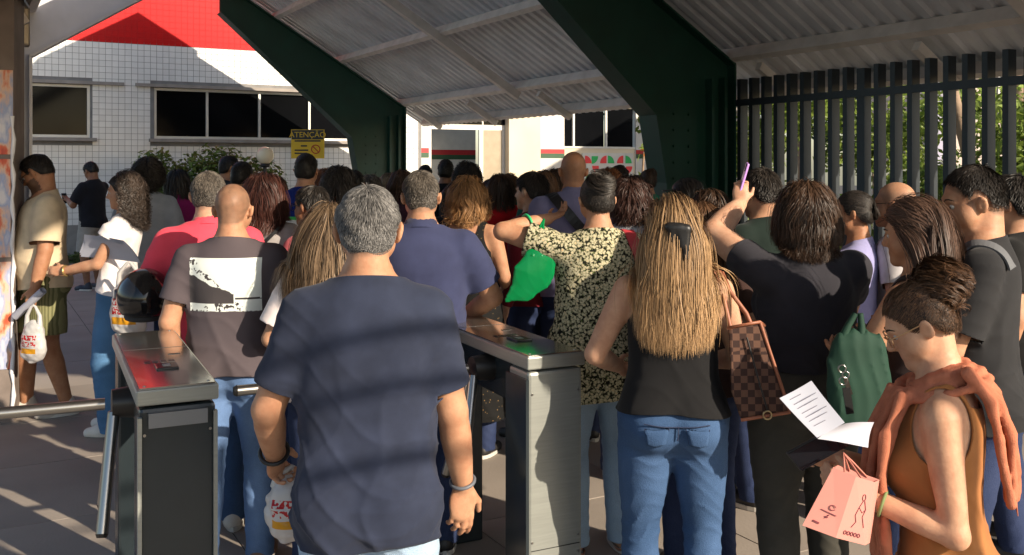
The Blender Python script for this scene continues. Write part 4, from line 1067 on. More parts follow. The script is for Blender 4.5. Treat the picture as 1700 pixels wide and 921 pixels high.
# ---- sign, lamp, pillar, box
def text_mesh(s, size, material, name, parent, M4, extrude=.0015):
    cu = bpy.data.curves.new(name, 'FONT'); cu.body = s; cu.size = size; cu.align_x = 'CENTER'; cu.align_y = 'CENTER'; cu.extrude = extrude
    to = bpy.data.objects.new(name, cu); me = bpy.data.meshes.new_from_object(to); bpy.data.objects.remove(to); me.materials.clear(); me.materials.append(material)
    o = link(bpy.data.objects.new(name, me), parent); o.matrix_local = M4; return o
sp = at(511, 262, 15.6); sg_ = empty('warning_sign', (sp[0], sp[1], 0)); tag(sg_, 'yellow and black attention sign with prohibition circle on a post', 'sign')
M_yel = mat('sign_yellow', srgb(214, 176, 22), .5, var=.05); M_sblk = mat('sign_black', (.015, .014, .012), .5)
zc = sp[2] + .225; hwz = .268
bd = MB().box((0, 0, zc), (hwz, .01, .235)).build('board', M_yel, sg_)
MB().box((0, -.013, zc + .150), (hwz - .012, .002, .075)).build('header', M_sblk, bd)
text_mesh('ATENÇÃO', .125, M_yel, 'lettering', bd, Matrix.Translation((0, -.017, zc + .147)) @ Matrix.Rotation(math.pi / 2, 4, 'X'))
for k, (x, w, z) in enumerate(((-.0, .21, .05), (-.06, .05, -.03), (-.10, .11, -.10), (-.11, .10, -.15))): MB().box((x, -.0125, zc + z), (w, .0015, .012)).build('print_line', M_sblk, bd)
MB().tube([(.13 + math.cos(t) * .068, -.013, zc - .085 + math.sin(t) * .068) for t in np.linspace(0, 2 * math.pi, 20, endpoint=False)], .008, 6, closed=True).build('prohibition_ring', M_red, bd)
MB().tube([(.13 - .045, -.013, zc - .04), (.13 + .045, -.013, zc - .13)], .008, 6).build('prohibition_bar', M_red, bd)
MB().tube([(0, .02, 0), (0, .02, zc + .2)], .02, 10).build('post', M_greyp, sg_)
lp = at(440, 258, 16.0); le = empty('globe_lamp', (lp[0], lp[1], 0)); tag(le, 'white globe garden lamp on a dark post before the hedge', 'lamp')
MB().tube([(0, 0, 0), (0, 0, lp[2] - .12)], .03, 12).build('post', M_black, le); MB().lathe([(.03, -.20), (.075, -.19), (.08, -.135), (.05, -.13)], 18, (0, 0, lp[2])).build('collar', M_black, le)
MB().lathe([(.145 * math.sin(a), -.145 * math.cos(a)) for a in np.linspace(.35, math.pi, 14)], 24, (0, 0, lp[2])).build('globe', mat('opal_glass', srgb(232, 220, 190), .25, var=.03), le)
# poster pillar at the left edge
pp = np.array([-3.255, 6.3, 0]); pe = empty('poster_pillar', pp); tag(pe, 'pillar pasted with torn red, orange and white posters at the left edge', 'pillar')
A_l = nrm(np.array([-.87, -.30, 0])); A_d = np.array([-.33, .94, 0]); A_d = nrm(A_d - A_l * (A_d @ A_l))
MB().box(A_l * .40 + A_d * .22 + ZZ * 1.6, (.40, .22, 1.6), (A_l, A_d, ZZ)).build('shaft', mat('pillar_paint', srgb(120, 108, 100), .8, var=.2), pe)
def poster_mat():
    m, nt, b = _nt('poster_paper'); L = nt.links.new; tc = nt.nodes.new('ShaderNodeTexCoord'); n = nt.nodes.new('ShaderNodeTexNoise'); n.inputs['Scale'].default_value = 5; n.inputs['Detail'].default_value = 6
    mp = nt.nodes.new('ShaderNodeMapping'); mp.inputs['Scale'].default_value = (2.2, 2.2, .8); L(tc.outputs['Object'], mp.inputs['Vector']); L(mp.outputs['Vector'], n.inputs['Vector'])
    cr = nt.nodes.new('ShaderNodeValToRGB'); e = cr.color_ramp.elements; e[0].position = .36; e[0].color = rgba(srgb(176, 52, 40)); e[1].position = .66; e[1].color = rgba(srgb(206, 202, 204))
    for p, c in ((.44, srgb(206, 96, 60)), (.50, srgb(214, 176, 150)), (.57, srgb(150, 160, 190))): x = e.new(p); x.color = rgba(c)
    L(n.outputs['Fac'], cr.inputs['Fac']); L(cr.outputs['Color'], b.inputs['Base Color']); b.inputs['Roughness'].default_value = .45; return m
Mp = poster_mat()
for k, (z0, z1, a, b) in enumerate(((.35, 1.05, .004, .70), (1.08, 1.72, .02, .72), (1.75, 2.3, .006, .66))): MB().box(A_l * (a + b) / 2 - A_d * (.003 + .001 * k) + ZZ * (z0 + z1) / 2, ((b - a) / 2, .002, (z1 - z0) / 2), (A_l, A_d, ZZ)).build('poster', Mp, pe)
MB().tube([A_l * .006 - A_d * .008 + ZZ * z + A_l * .006 * math.sin(z * 23) for z in np.linspace(.1, 2.0, 26)], [.012 + .005 * math.sin(i * 2.3) for i in range(26)], 6).build('plastic_wrap', mat('plastic_film', srgb(220, 218, 220), .25, var=.1), pe)
fx = at(34, 38, 6.85); fe = empty('junction_box', fx); tag(fe, 'grey metal box mounted high on the left column', 'box')
MB().box((0, 0, 0), (.058, .05, .165), (Vv, U, ZZ)).build('housing', mat('box_metal', srgb(120, 112, 102), .4, .4, var=.1), fe, .006)
MB().box(-U * .053 + Vv * .006, (.040, .003, .15), (Vv, U, ZZ)).build('cover', mat('box_cover', srgb(150, 140, 126), .3, .5, var=.12, stretch=(8, 8, 1)), fe)
MB().box(U * .12 + ZZ * .06, (.02, .08, .02), (Vv, U, ZZ)).build('bracket', M_greyp, fe)

# ---- turnstiles
def turnstile(label, fc, arms, panel, length=1.06, w=.115, hgt=1.0, marks=True):
    fc = np.array(fc, float); e = empty('turnstile', (fc[0], fc[1], 0)); tag(e, label, 'turnstile', 'turnstiles across the entrance')
    e.rotation_euler[2] = -math.radians(3.2)
    P = lambda u, v, z: U * u + Vv * v + ZZ * z
    pd = MB().box(P(.085, 0, hgt / 2 - .03), (.08, w - .004, hgt / 2 - .03), AX).build('front_pedestal', M_steel if not panel else M_dark, e, .012)
    if panel:
        for s in (-1, 1): MB().box(P(.004, s * (w - .006), hgt / 2 - .04), (.012, .006, hgt / 2 - .045), AX).build('edge_trim', M_steel, pd)
        MB().box(P(-.002, .0, hgt - .095), (.010, w - .03, .022), AX).build('light_strip', mat('grey_acrylic', srgb(120, 122, 124), .2, var=.05), pd)
    else:
        MB().box(P(.085, -w - .001, hgt / 2 - .04), (.084, .006, hgt / 2 - .045), AX).build('side_panel', M_dark, pd)
    MB().box(P(length - .10, 0, hgt / 2 - .03), (.08, w - .006, hgt / 2 - .03), AX).build('rear_pedestal', M_dark, e, .01)
    tp = MB().box(P(length / 2, 0, hgt - .027), (length / 2 + .005, w + .004, .024), AX).build('top_cover', M_steel, e, .006)
    MB().box(P(length / 2, 0, hgt - .0005), (length / 2 - .006, w - .006, .0022), AX).build('top_plate', M_steeltop, tp)
    MB().box(P(length / 2, 0, hgt - .13), (length / 2 - .17, w - .03, .08), AX).build('mechanism_box', M_dark, e, .008)
    if marks:
        for k in range(4): MB().box(P(.40, -.05 + .026 * k, hgt + .0022), (.018, .009, .0006), AX).build('symbol', M_black, tp)
        MB().box(P(.52, .05, hgt + .0022), (.010, .020, .0006), AX).build('symbol', M_black, tp)
    for u_ in (.03, length - .03):
        for v_ in (-w + .022, w - .022): MB().tube([P(u_, v_, hgt + .0015), P(u_, v_, hgt + .0035)], .005, 8).build('screw', M_chrome, tp)
    MB().box(P(length * .62, 0, hgt + .0019), (.0016, w - .008, .0005), AX).build('seam', M_black, tp)
    rd = MB().box(P(.30, .0, hgt + .004), (.045, .035, .004), AX).build('card_reader', mat('reader_glass', (.02, .02, .022), .15), tp, .003)
    MB().box(P(.30, .0, hgt + .0085), (.018, .012, .0006), AX).build('reader_mark', mat('reader_print', srgb(150, 152, 150), .5), rd)
    MB().box(P(.0045, 0, hgt * .30), (.0012, w - .016, .0015), AX).build('seam', M_black, pd)
    for v_ in (-w + .02, w - .02):
        for z_ in (.06, hgt * .30 - .03, hgt * .30 + .03, hgt - .14): MB().tube([P(.006, v_, z_), P(.0025, v_, z_)], .0045, 8).build('screw', M_chrome, pd)
    for side, hubu, dirs in arms:
        hub = np.array(P(hubu, side * (w + .02), hgt - .11)); MB().tube([hub - Vv * side * .05, hub + Vv * side * .03], [.055, .045], 16).build('hub', M_black, e)
        for d in dirs:
            d = np.array(d, float); L = d[3]; dv = nrm(U * d[0] + Vv * d[1] + ZZ * d[2]); st = hub + Vv * side * .02
            a_ = MB().tube([st + dv * .03, st + dv * L], .019, 14).build('arm', M_chrome, e)
            MB().tube([st + dv * L, st + dv * (L + .012)], [.0205, .015], 14).build('end_cap', M_black, a_)
turnstile('dark fronted turnstile at left whose steel top mirrors a red polo shirt', (-1.01, 2.915), [(-1, .34, [(.05, -1, .0, .60), (.10, -.10, -1, .34), (-.32, -.12, -1, .40)])], True, hgt=1.012)
turnstile('sunlit steel turnstile right of the man in the navy tee', (.16, 3.48), [(-1, .38, [(.02, -1, .0, .90), (-.3, -.25, -1, .44), (.2, -.2, -1, .44)])], False)
print('ENV', round(time.time() - T00, 1))
# ------------------------------------------------------------------ clothes and hair colours
SK_L, SK_M, SK_T, SK_D, SK_B = (.56, .33, .22), (.47, .255, .155), (.38, .19, .105), (.26, .125, .07), (.15, .07, .04)
BLK = ((.006, .005, .0045), (.045, .036, .030)); DBR = ((.010, .006, .004), (.085, .045, .026)); BRN = ((.022, .012, .007), (.20, .10, .05)); BLD = ((.040, .021, .011), (.50, .31, .155))
def HM(n, c, r=.42): return hairmat(n, c[0], c[1], r)
H_blk, H_dbr, H_brn, H_bld = HM('black', BLK), HM('dark_brown', DBR), HM('brown', BRN), HM('blonde', BLD)
H_gry = HM('grey', ((.010, .010, .011), (.36, .345, .33))); H_sal = HM('greying', ((.02, .017, .015), (.20, .17, .14))); H_red = HM('copper', ((.06, .02, .008), (.30, .11, .04)))
JE_L, JE_M, JE_D, JE_N = denim('light', srgb(142, 164, 186)), denim('mid', srgb(54, 82, 120)), denim('dark', srgb(30, 44, 78)), denim('blue', srgb(86, 114, 156))
SH_B, SH_W, SH_G = mat('shoe_black', (.015, .014, .014), .5), mat('shoe_white', srgb(206, 202, 194), .6), mat('shoe_grey', srgb(178, 172, 164), .7, bump=.2)
TR_B = cloth('black_trousers', (.012, .012, .013)); TR_G = cloth('grey_trousers', srgb(74, 72, 66))
def short(m=None, **k): d = dict(style='short', mat=m or H_blk, c0=(.012, .009, .007), sidek=.5, stub=.6, stubc=(.02, .015, .012)); d.update(k); return d
def long_(m=None, L=.42, **k): d = dict(style='long', mat=m or H_dbr, len=L); d.update(k); return d
def tee(n, c, **k): d = dict(kind='tee', mat=cloth(n, c)); d.update(k); return d
def pat_mat(name, build):
    if name in MATS: return MATS[name]
    m, nt, b = _nt(name); b.inputs['Roughness'].default_value = .85; b.inputs['Specular IOR Level'].default_value = .2
    tc = nt.nodes.new('ShaderNodeTexCoord'); nt.links.new(build(nt, tc), b.inputs['Base Color']); MATS[name] = m; return m
def ramp(nt, src, stops, interp='LINEAR'):
    cr = nt.nodes.new('ShaderNodeValToRGB'); cr.color_ramp.interpolation = interp; e = cr.color_ramp.elements
    e[0].position, e[0].color = stops[0][0], rgba(stops[0][1]); e[1].position, e[1].color = stops[-1][0], rgba(stops[-1][1])
    for p, c in stops[1:-1]: x = e.new(p); x.color = rgba(c)
    nt.links.new(src, cr.inputs['Fac']); return cr.outputs['Color']
def mixc(nt, fac, a, b):
    mx = nt.nodes.new('ShaderNodeMix'); mx.data_type = 'RGBA'
    if isinstance(fac, float): mx.inputs['Factor'].default_value = fac
    else: nt.links.new(fac, mx.inputs['Factor'])
    for k, v in (('A', a), ('B', b)):
        if isinstance(v, tuple): mx.inputs[k].default_value = rgba(v)
        else: nt.links.new(v, mx.inputs[k])
    return mx.outputs['Result']
def mth(nt, op, a, b=0.0, c=None):
    n = nt.nodes.new('ShaderNodeMath'); n.operation = op
    for i, v in enumerate((a, b) + ((c,) if c is not None else ())):
        if isinstance(v, (int, float)): n.inputs[i].default_value = v
        else: nt.links.new(v, n.inputs[i])
    return n.outputs[0]
def voro(nt, tc, scale, feat='F1', rnd=1.0):
    v = nt.nodes.new('ShaderNodeTexVoronoi'); v.feature = feat; v.inputs['Scale'].default_value = scale; v.inputs['Randomness'].default_value = rnd; nt.links.new(tc.outputs['Object'], v.inputs['Vector']); return v
def floral(nt, tc0):
    class TC: pass
    nz_ = nt.nodes.new('ShaderNodeTexNoise'); nz_.inputs['Scale'].default_value = 75; nz_.inputs['Detail'].default_value = 2; nt.links.new(tc0.outputs['Object'], nz_.inputs['Vector'])
    ma = nt.nodes.new('ShaderNodeVectorMath'); ma.operation = 'MULTIPLY_ADD'; ma.inputs[1].default_value = (.022, .022, .022); nt.links.new(nz_.outputs['Color'], ma.inputs[0]); nt.links.new(tc0.outputs['Object'], ma.inputs[2])
    tc = TC(); tc.outputs = {'Object': ma.outputs[0]}
    v = voro(nt, tc, 82, rnd=.85); w = voro(nt, tc, 120)
    c = ramp(nt, v.outputs['Distance'], [(0, srgb(196, 130, 66)), (.16, srgb(200, 168, 116)), (.22, srgb(196, 190, 164)), (.52, srgb(150, 146, 116)), (.66, srgb(20, 20, 16)), (1, srgb(20, 20, 16))])
    g = ramp(nt, w.outputs['Distance'], [(0, srgb(110, 130, 66)), (.22, srgb(90, 104, 56)), (.27, srgb(18, 18, 14)), (1, srgb(18, 18, 14))])
    mx = nt.nodes.new('ShaderNodeMix'); mx.data_type = 'RGBA'; mx.blend_type = 'LIGHTEN'; mx.inputs['Factor'].default_value = 1.0; nt.links.new(c, mx.inputs['A']); nt.links.new(g, mx.inputs['B']); return mx.outputs['Result']
M_floral = pat_mat('floral_print', floral)
def specks(nt, tc):
    v = voro(nt, tc, 46, rnd=1.0); return ramp(nt, v.outputs['Distance'], [(0, srgb(150, 110, 70)), (.13, srgb(110, 90, 60)), (.17, (.008, .008, .008)), (1, (.008, .008, .008))])
M_specks = pat_mat('dark_floral_print', specks)
def stripes(nt, tc):
    sx = nt.nodes.new('ShaderNodeSeparateXYZ'); nt.links.new(tc.outputs['Object'], sx.inputs[0])
    w = mth(nt, 'FRACT', mth(nt, 'MULTIPLY', mth(nt, 'ADD', sx.outputs['X'], sx.outputs['Y']), 46.0)); return ramp(nt, w, [(0, srgb(120, 118, 84)), (.5, srgb(128, 126, 90)), (.62, srgb(92, 92, 62)), (1, srgb(96, 96, 64))])
M_olive = pat_mat('olive_seersucker', stripes)
def bands(nt, tc):
    sx = nt.nodes.new('ShaderNodeSeparateXYZ'); nt.links.new(tc.outputs['Object'], sx.inputs[0])
    return ramp(nt, mth(nt, 'MULTIPLY', sx.outputs['Z'], .5), [(0, srgb(24, 34, 52)), (.585, srgb(24, 34, 52)), (.586, srgb(205, 206, 206)), (.615, srgb(205, 206, 206)), (.616, srgb(24, 30, 44)), (.622, srgb(205, 206, 206)), (.640, srgb(205, 206, 206)), (.641, srgb(70, 170, 88)), (.654, srgb(70, 170, 88)), (.655, srgb(20, 36, 106)), (1, srgb(20, 36, 106))], 'CONSTANT')
M_bands = pat_mat('blue_banded_jersey', bands)
def palm_print(nt, tc):                                # washed-out photograph of a shore with a tree, printed on the back
    L = nt.links.new; sx = nt.nodes.new('ShaderNodeSeparateXYZ'); L(tc.outputs['Object'], sx.inputs[0]); X, Y, Z = sx.outputs
    n1 = nt.nodes.new('ShaderNodeTexNoise'); n1.inputs['Scale'].default_value = 26; n1.inputs['Detail'].default_value = 5; L(tc.outputs['Object'], n1.inputs['Vector'])
    n2 = nt.nodes.new('ShaderNodeTexNoise'); n2.inputs['Scale'].default_value = 62; n2.inputs['Detail'].default_value = 3; L(tc.outputs['Object'], n2.inputs['Vector'])
    x0, x1, z0, z1 = -.150, .140, 1.090, 1.305
    e = mth(nt, 'MULTIPLY', mth(nt, 'SUBTRACT', n2.outputs['Fac'], .5), .012)
    ins = mth(nt, 'MULTIPLY', mth(nt, 'MULTIPLY', mth(nt, 'GREATER_THAN', mth(nt, 'ADD', X, e), x0), mth(nt, 'LESS_THAN', X, x1)), mth(nt, 'MULTIPLY', mth(nt, 'GREATER_THAN', mth(nt, 'ADD', Z, e), z0), mth(nt, 'LESS_THAN', Z, z1)))
    ins = mth(nt, 'MULTIPLY', ins, mth(nt, 'LESS_THAN', Y, 0.0))
    hill = mth(nt, 'SUBTRACT', mth(nt, 'MULTIPLY_ADD', X, -.40, 1.160), mth(nt, 'MULTIPLY', n1.outputs['Fac'], -.035))
    tree = mth(nt, 'MULTIPLY', mth(nt, 'LESS_THAN', Z, hill), mth(nt, 'GREATER_THAN', Z, 1.122))
    tree = mth(nt, 'MULTIPLY', tree, mth(nt, 'LESS_THAN', X, .035))
    leaf = mth(nt, 'MULTIPLY', mth(nt, 'GREATER_THAN', n2.outputs['Fac'], .58), mth(nt, 'LESS_THAN', Z, mth(nt, 'MULTIPLY_ADD', X, -.95, 1.175)))
    dark = mth(nt, 'MAXIMUM', tree, leaf); shore = mth(nt, 'MULTIPLY', mth(nt, 'LESS_THAN', mth(nt, 'ABSOLUTE', mth(nt, 'SUBTRACT', Z, 1.142)), .004), mth(nt, 'GREATER_THAN', n1.outputs['Fac'], .45))
    dark = mth(nt, 'MAXIMUM', dark, shore)
    pic = mixc(nt, dark, srgb(214, 220, 216), srgb(66, 62, 64)); return mixc(nt, ins, srgb(80, 72, 76), pic)
M_print = pat_mat('printed_tee', palm_print)
def bloused(n, c, **k): return dict(dict(kind='blouse', mat=cloth(n, c)), **k)
J = lambda m, **k: dict(dict(kind='jeans', mat=m), **k)
SB, SW, SG_ = dict(mat=SH_B), dict(mat=SH_W), dict(mat=SH_G)

# ------------------------------------------------------------------ people in front
NAVY = cloth('navy_tee', srgb(42, 48, 66), var=.20)
p1 = person('navy', 'grey haired man in navy tee and pale jeans walking between the turnstiles', 611, 300, 2.45, 4, g=.98, sk=SK_M, sh_w=-.022,
    hair=short(H_gry, len=.020, n=9000, lift=.34, th=.008, sidek=.30, lump=.004, c0=(.05, .05, .05), stub=.6, stubc=(.06, .05, .045), bias=1.8), shirt=dict(kind='tee', mat=NAVY, hem=.80, loose=.55, ease=.016, sleeve=.74, sw=.016, fold=.013, flare=.0), pants=J(JE_L, waist=.98), shoes=SB,
    lh=(-.285, .19, .965), rh=(.262, .10, .895), lpole=(-.45, -1, -.2), rpole=(.35, -1, 0), rhd=(-.05, -.02, -1), rht=(.9, .3, 0), lht=(.3, 1, 0), rcurl=(.20, .24, .30, .38), lcurl=.75, hyaw=2, lf=(-.10, .06), rf=(.12, -.08))
p2 = person('print', 'man with shaved head in charcoal tee printed with white shore picture', 386, 299, 4.0, 2, sk=SK_M, hair=dict(style='buzz', stub=.62, stubc=(.035, .026, .02), mat=H_blk),
    shirt=dict(kind='tee', mat=M_print, hem=.90, loose=.7, sleeve=.66, sw=.02, fold=.012, ease=.016), pants=J(JE_N), shoes=dict(mat=mat('shoe_tan', srgb(110, 84, 66), .6)), lh=(-.27, .04, .90), rh=(.25, .14, .93), hpitch=2, lf=(-.10, -.10), rf=(.11, .08))
p3 = person('pink', 'stocky man with short greying hair in coral red polo, helmet on arm', 347, 279, 4.45, 14, g=1.0, sk=SK_L, hair=short(H_sal, len=.014, th=.005, n=2400, lift=.3, stub=.5, stubc=(.09, .07, .055)),
    shirt=dict(kind='polo', mat=cloth('coral', srgb(226, 74, 92), var=.06), hem=.84, loose=.9, sleeve=.72, sw=.018, ease=.018), pants=J(JE_M), shoes=SW, lh=(-.215, .23, 1.07), rh=(.16, .26, 1.10), lpole=(-.7, -1, -.4), lhd=(.2, .9, -.2), hyaw=-8, dx=.0)
p7 = person('navypolo', 'broad man in dark blue polo with thinning grey hair, back turned', 699, 279, 4.2, 4, g=1.07, sk=SK_M, hair=short(H_sal, len=.020, th=.006, n=2600, stub=.55, stubc=(.08, .065, .05)),
    shirt=dict(kind='polo', mat=cloth('indigo', srgb(52, 57, 86)), hem=.86, loose=.8, sleeve=.72, sw=.024, ease=.018, fold=.013), pants=J(JE_D), shoes=SB, rh=(.20, .22, 1.04), rpole=(1, -.7, 0), lh=(-.20, .22, 1.02), hyaw=2)
p8 = person('floral', 'woman in yellow and black floral blouse with raised left arm and pale jeans', 992, 284, 4.2, 10, sex='f', g=1.14, sk=SK_M,
    hair=dict(style='bun', mat=H_blk, bun=(0, -.075, .085), bunr=.050, th=.007, lump=.004, baxis=(0, -.6, 1)), shirt=dict(kind='blouse', mat=M_floral, hem=.735, loose=1.0, ease=.024, sleeve=.56, sw=.030, flare=.06, fold=.014), pants=J(JE_L, ease=.006), shoes=dict(kind='sandal', mat=mat('sandal_tan', srgb(150, 110, 90), .6)),
    lh=(-.20, .17, 1.535), lpole=(-1, -.1, -.06), lhd=(.75, .3, .25), rh=(.16, .27, 1.10), rpole=(.9, -.7, -.3), hpitch=2)
p9 = person('blonde', 'woman with long half tied blonde brown hair, black top and blue jeans', 1117, 325, 3.30, -4, sex='f', g=1.10, sk=SK_L,
    hair=dict(style='half', mat=H_bld, len=.60, tie=(0.012, -.125, .01), th=.010, n=9500, clump=.10, wave=.008, wfreq=7, vol=.9, perlock=14, grad=.5, ragged=.34, spread=.28, vcut=.10), shirt=dict(kind='tank', mat=cloth('black_top', (.010, .010, .011)), hem=.955, loose=.5, ease=.008, scoop=.03, armhole=.082, fold=.006), pants=J(JE_M, ease=.005, waist=1.0, fold=.006), shoes=SW,
    lh=(-.20, .24, 1.06), rh=(.17, .27, 1.08), lpole=(-.8, -.9, -.3), rpole=(.6, -.9, -.3), lf=(-.13, .02), rf=(.12, .0), hpitch=4)
p10 = person('blacktee', 'heavy woman in black tee and grey trousers with left arm raised', 1338, 303, 3.6, 12, sex='f', g=1.26, sk=SK_L, sh_w=.0, arm=1.14,
    hair=dict(style='bob', mat=H_dbr, len=.22, n=5200, th=.014, wave=.006, wfreq=9, clump=.35, vol=1.4), shirt=dict(kind='tee', mat=cloth('black_tee', srgb(48, 47, 53)), hem=1.03, loose=.9, sleeve=.46, sw=.016, ease=.014, fold=.022), pants=dict(kind='trousers', mat=TR_G, ease=.012, waist=1.10), shoes=dict(kind='sandal', mat=SH_B),
    lh=(-.135, .33, 1.665), lpole=(-1, -.1, -.18), lhd=(.12, .1, 1), lht=(.8, -.3, 0), lcurl=.55, rh=(.10, .34, 1.12), rpole=(1, -.6, -.4), hpitch=0, hyaw=-12)
p11 = person('clip', 'woman with long straight dark hair held by a small pale clip', 1522, 325, 3.12, 42, sex='f', sk=SK_M, g=1.0, face=True,
    hair=dict(style='half', mat=HM('chestnut', ((.012, .007, .005), (.17, .095, .065))), len=.50, tie=(-.02, -.11, .02), n=6500, th=.009, clump=.15, wave=.003, vol=.7), shirt=dict(kind='tank', mat=cloth('dark_top', (.02, .012, .012)), hem=.9, scoop=.04), pants=J(JE_D), shoes=SB,
    lh=(-.06, .26, 1.16), rh=(.12, .26, 1.10), lpole=(-1, -.4, -.6), rpole=(1, -.4, -.5), hpitch=8, hyaw=10)
p13 = person('youth', 'young man with faded crop and black tee looking left at the right edge', 1612, 272, 3.25, 62, sk=SK_M, face=True, g=1.0, dx=.02,
    hair=short(H_blk, len=.020, th=.010, lift=.5, low=-.028, stub=.6, stubc=(.03, .024, .02), n=4200), shirt=dict(kind='tee', mat=cloth('black_tee2', srgb(38, 38, 40)), hem=.86, sleeve=.75, sw=.026, loose=.8, fold=.014), pants=J(JE_D), shoes=SB,
    lh=(-.12, .30, 1.12), rh=(.18, .28, 1.12), hpitch=10, hyaw=22)
M_rust = cloth('rust_dress', srgb(158, 104, 60), var=.10)
p12 = person('orange', 'short woman in ochre sleeveless dress and glasses reading a sheet of paper', 1548, 452, 2.25, 66, sex='f', sk=(.58, .33, .21), face=True, g=.98, dx=.03, legs=.86, hsz=.95, sh_w=-.010, arm=.90,
    hair=dict(style='updo', mat=HM('curl_brown', ((.010, .006, .004), (.15, .075, .038))), bun=(0, -.118, .088), bunr=.056, baxis=(.5, -1, .6), th=.007, loose=60, curl=.003, lump=.004, n=9000, glasses=mat('gold_wire', srgb(200, 160, 120), .3, .7), low=.0),
    shirt=dict(kind='dress', mat=M_rust, hem=.30, loose=.2, ease=.010, armhole=.088, fold=.010, neck=1.47, scoop=.02), shoes=SB,
    lh=(-.155, .215, 1.195), rh=(.03, .27, 1.225), lpole=(-.15, -.8, -.9), rpole=(.7, -.6, -.7), lhd=(.30, .9, .22), rhd=(-.35, .85, .15), rht=(-.1, .2, 1), lht=(.1, .2, 1), rcurl=.6, lcurl=.6, hpitch=25, hyaw=8, lean=3)
print('FRONT', round(time.time() - T00, 1))
# ------------------------------------------------------------------ people on the left
p4 = person('curly', 'woman with long curly hair in white ruffled top reading papers', 193, 284, 6.1, 99, sex='f', lean=-5, sk=SK_M, face=True, detail=.009, fine=True,
    hair=dict(style='curly', mat=HM('curly_dark', ((.007, .005, .004), (.085, .062, .05))), len=.36, n=2600, th=.014, wave=.020, wfreq=24, clump=.7, vol=.60, perlock=9, wide=1.0, front=.02, spread=.9), shirt=dict(kind='blouse', mat=cloth('white_top', srgb(224, 216, 214)), hem=.95, sleeve=.34, sw=.05, loose=.5, fold=.010), pants=dict(kind='jeans', mat=denim('wide', srgb(72, 112, 150)), wide=.032, waist=1.06, end=.03), shoes=SW,
    lh=(-.10, .31, 1.10), rh=(.06, .31, 1.08), rpole=(.4, -.8, -.8), lpole=(-.5, -.8, -.6), rhd=(-.2, 1, .05), lhd=(.2, 1, .05), hpitch=12)
p5 = person('beige', 'man in beige tee and striped olive shorts looking down beside the pillar', 74, 252, 6.5, 122, sk=SK_T, g=1.10, face=True, detail=.009, fine=True, dx=-.02,
    hair=short(H_blk, len=.016, th=.008, stub=.4, n=1600, beard=.75, glasses=M_black), shirt=dict(kind='tee', mat=cloth('beige', srgb(200, 180, 150)), hem=.86, sleeve=.82, sw=.034, loose=.9, ease=.022), pants=dict(kind='shorts', mat=M_olive, ease=.024, wide=.03, end=.56, waist=1.0), shoes=SG_,
    lh=(-.27, .07, .87), rh=(.15, .30, 1.25), hpitch=30, hyaw=-30, rf=(.10, .10), lf=(-.10, -.12))
p6 = person('farman', 'man in black tee and grey shorts using a phone by the tiled wall', 153, 267, 13.0, 70, sk=SK_D, detail=.015,
    hair=short(H_blk, th=.012), shirt=tee('black_tee3', srgb(26, 26, 32), hem=.86, sleeve=.75, sw=.03, loose=.9), pants=dict(kind='shorts', mat=cloth('stone_shorts', srgb(150, 144, 136)), ease=.02, wide=.03, end=.54), shoes=dict(mat=mat('shoe_navy', srgb(36, 40, 54), .6)),
    rh=(.02, .34, 1.22), lh=(-.08, .34, 1.22), rpole=(.6, -.6, -.6), hpitch=28)
QG = 'people in the queue'
def q(key, label, px, top, Z, yaw, sex, sk, hair, shirt, pants=None, **k):
    return person(key, label, px, top, Z, yaw, sex=sex, sk=sk, hair=hair, shirt=shirt, pants=pants or J(JE_D), shoes=k.pop('shoes', SB), group=QG, **k)
q('w15', 'woman with long light brown hair and white tee behind the navy tee man', 550, 335, 3.85, 4, 'f', SK_M, dict(style='long', mat=HM('ash', ((.04, .025, .015), (.34, .23, .14))), len=.52, n=4200, wave=.010, wfreq=8, clump=.3), tee('white_tee', srgb(226, 214, 212), sleeve=.75, sw=.03, loose=.8), lh=(-.2, .2, 1.05))
q('w16', 'woman with dark reddish hair and grey top with crossed strap', 440, 285, 5.2, -8, 'f', SK_M, long_(HM('burgundy', ((.012, .006, .005), (.10, .035, .025))), .30, n=1500, wave=.01), tee('grey_top', srgb(156, 150, 148), sleeve=.85, sw=.045, loose=1.0))
q('m17', 'tall man in blue jersey with white and green bands', 508, 252, 7.0, 0, 'm', SK_M, short(H_blk), dict(kind='tee', mat=M_bands, sleeve=.7, loose=.8))
q('p18', 'person with short dark hair and glasses in dusty pink top', 517, 304, 5.0, 62, 'f', SK_D, short(H_blk, th=.016, len=.03, glasses=M_black), tee('dusty_pink', srgb(176, 86, 92), sleeve=.25, sw=.02), detail=.010)
q('p19', 'person with bushy dark curls in pale grey tee behind the curly haired woman', 246, 262, 7.5, 10, 'f', SK_T, dict(style='curly', mat=H_blk, len=.16, n=900, th=.02, wave=.014, wfreq=20, vol=.45), tee('pale_grey', srgb(140, 144, 150), sleeve=.8, sw=.03, loose=.9))
q('w20', 'woman in magenta top with dark tied hair before the hedge', 296, 279, 9.0, 5, 'f', SK_T, long_(H_blk, .26, n=300), tee('magenta', srgb(130, 26, 84), sleeve=.6))
q('m21', 'dark haired man far back by the globe lamp, looking right', 380, 257, 10.0, -60, 'm', SK_T, short(H_blk), tee('black_tee4', srgb(30, 28, 30)))
q('m22', 'man with short black hair behind the greying man in coral polo', 402, 266, 7.6, -20, 'm', SK_D, short(H_blk), tee('slate', srgb(44, 48, 58)))
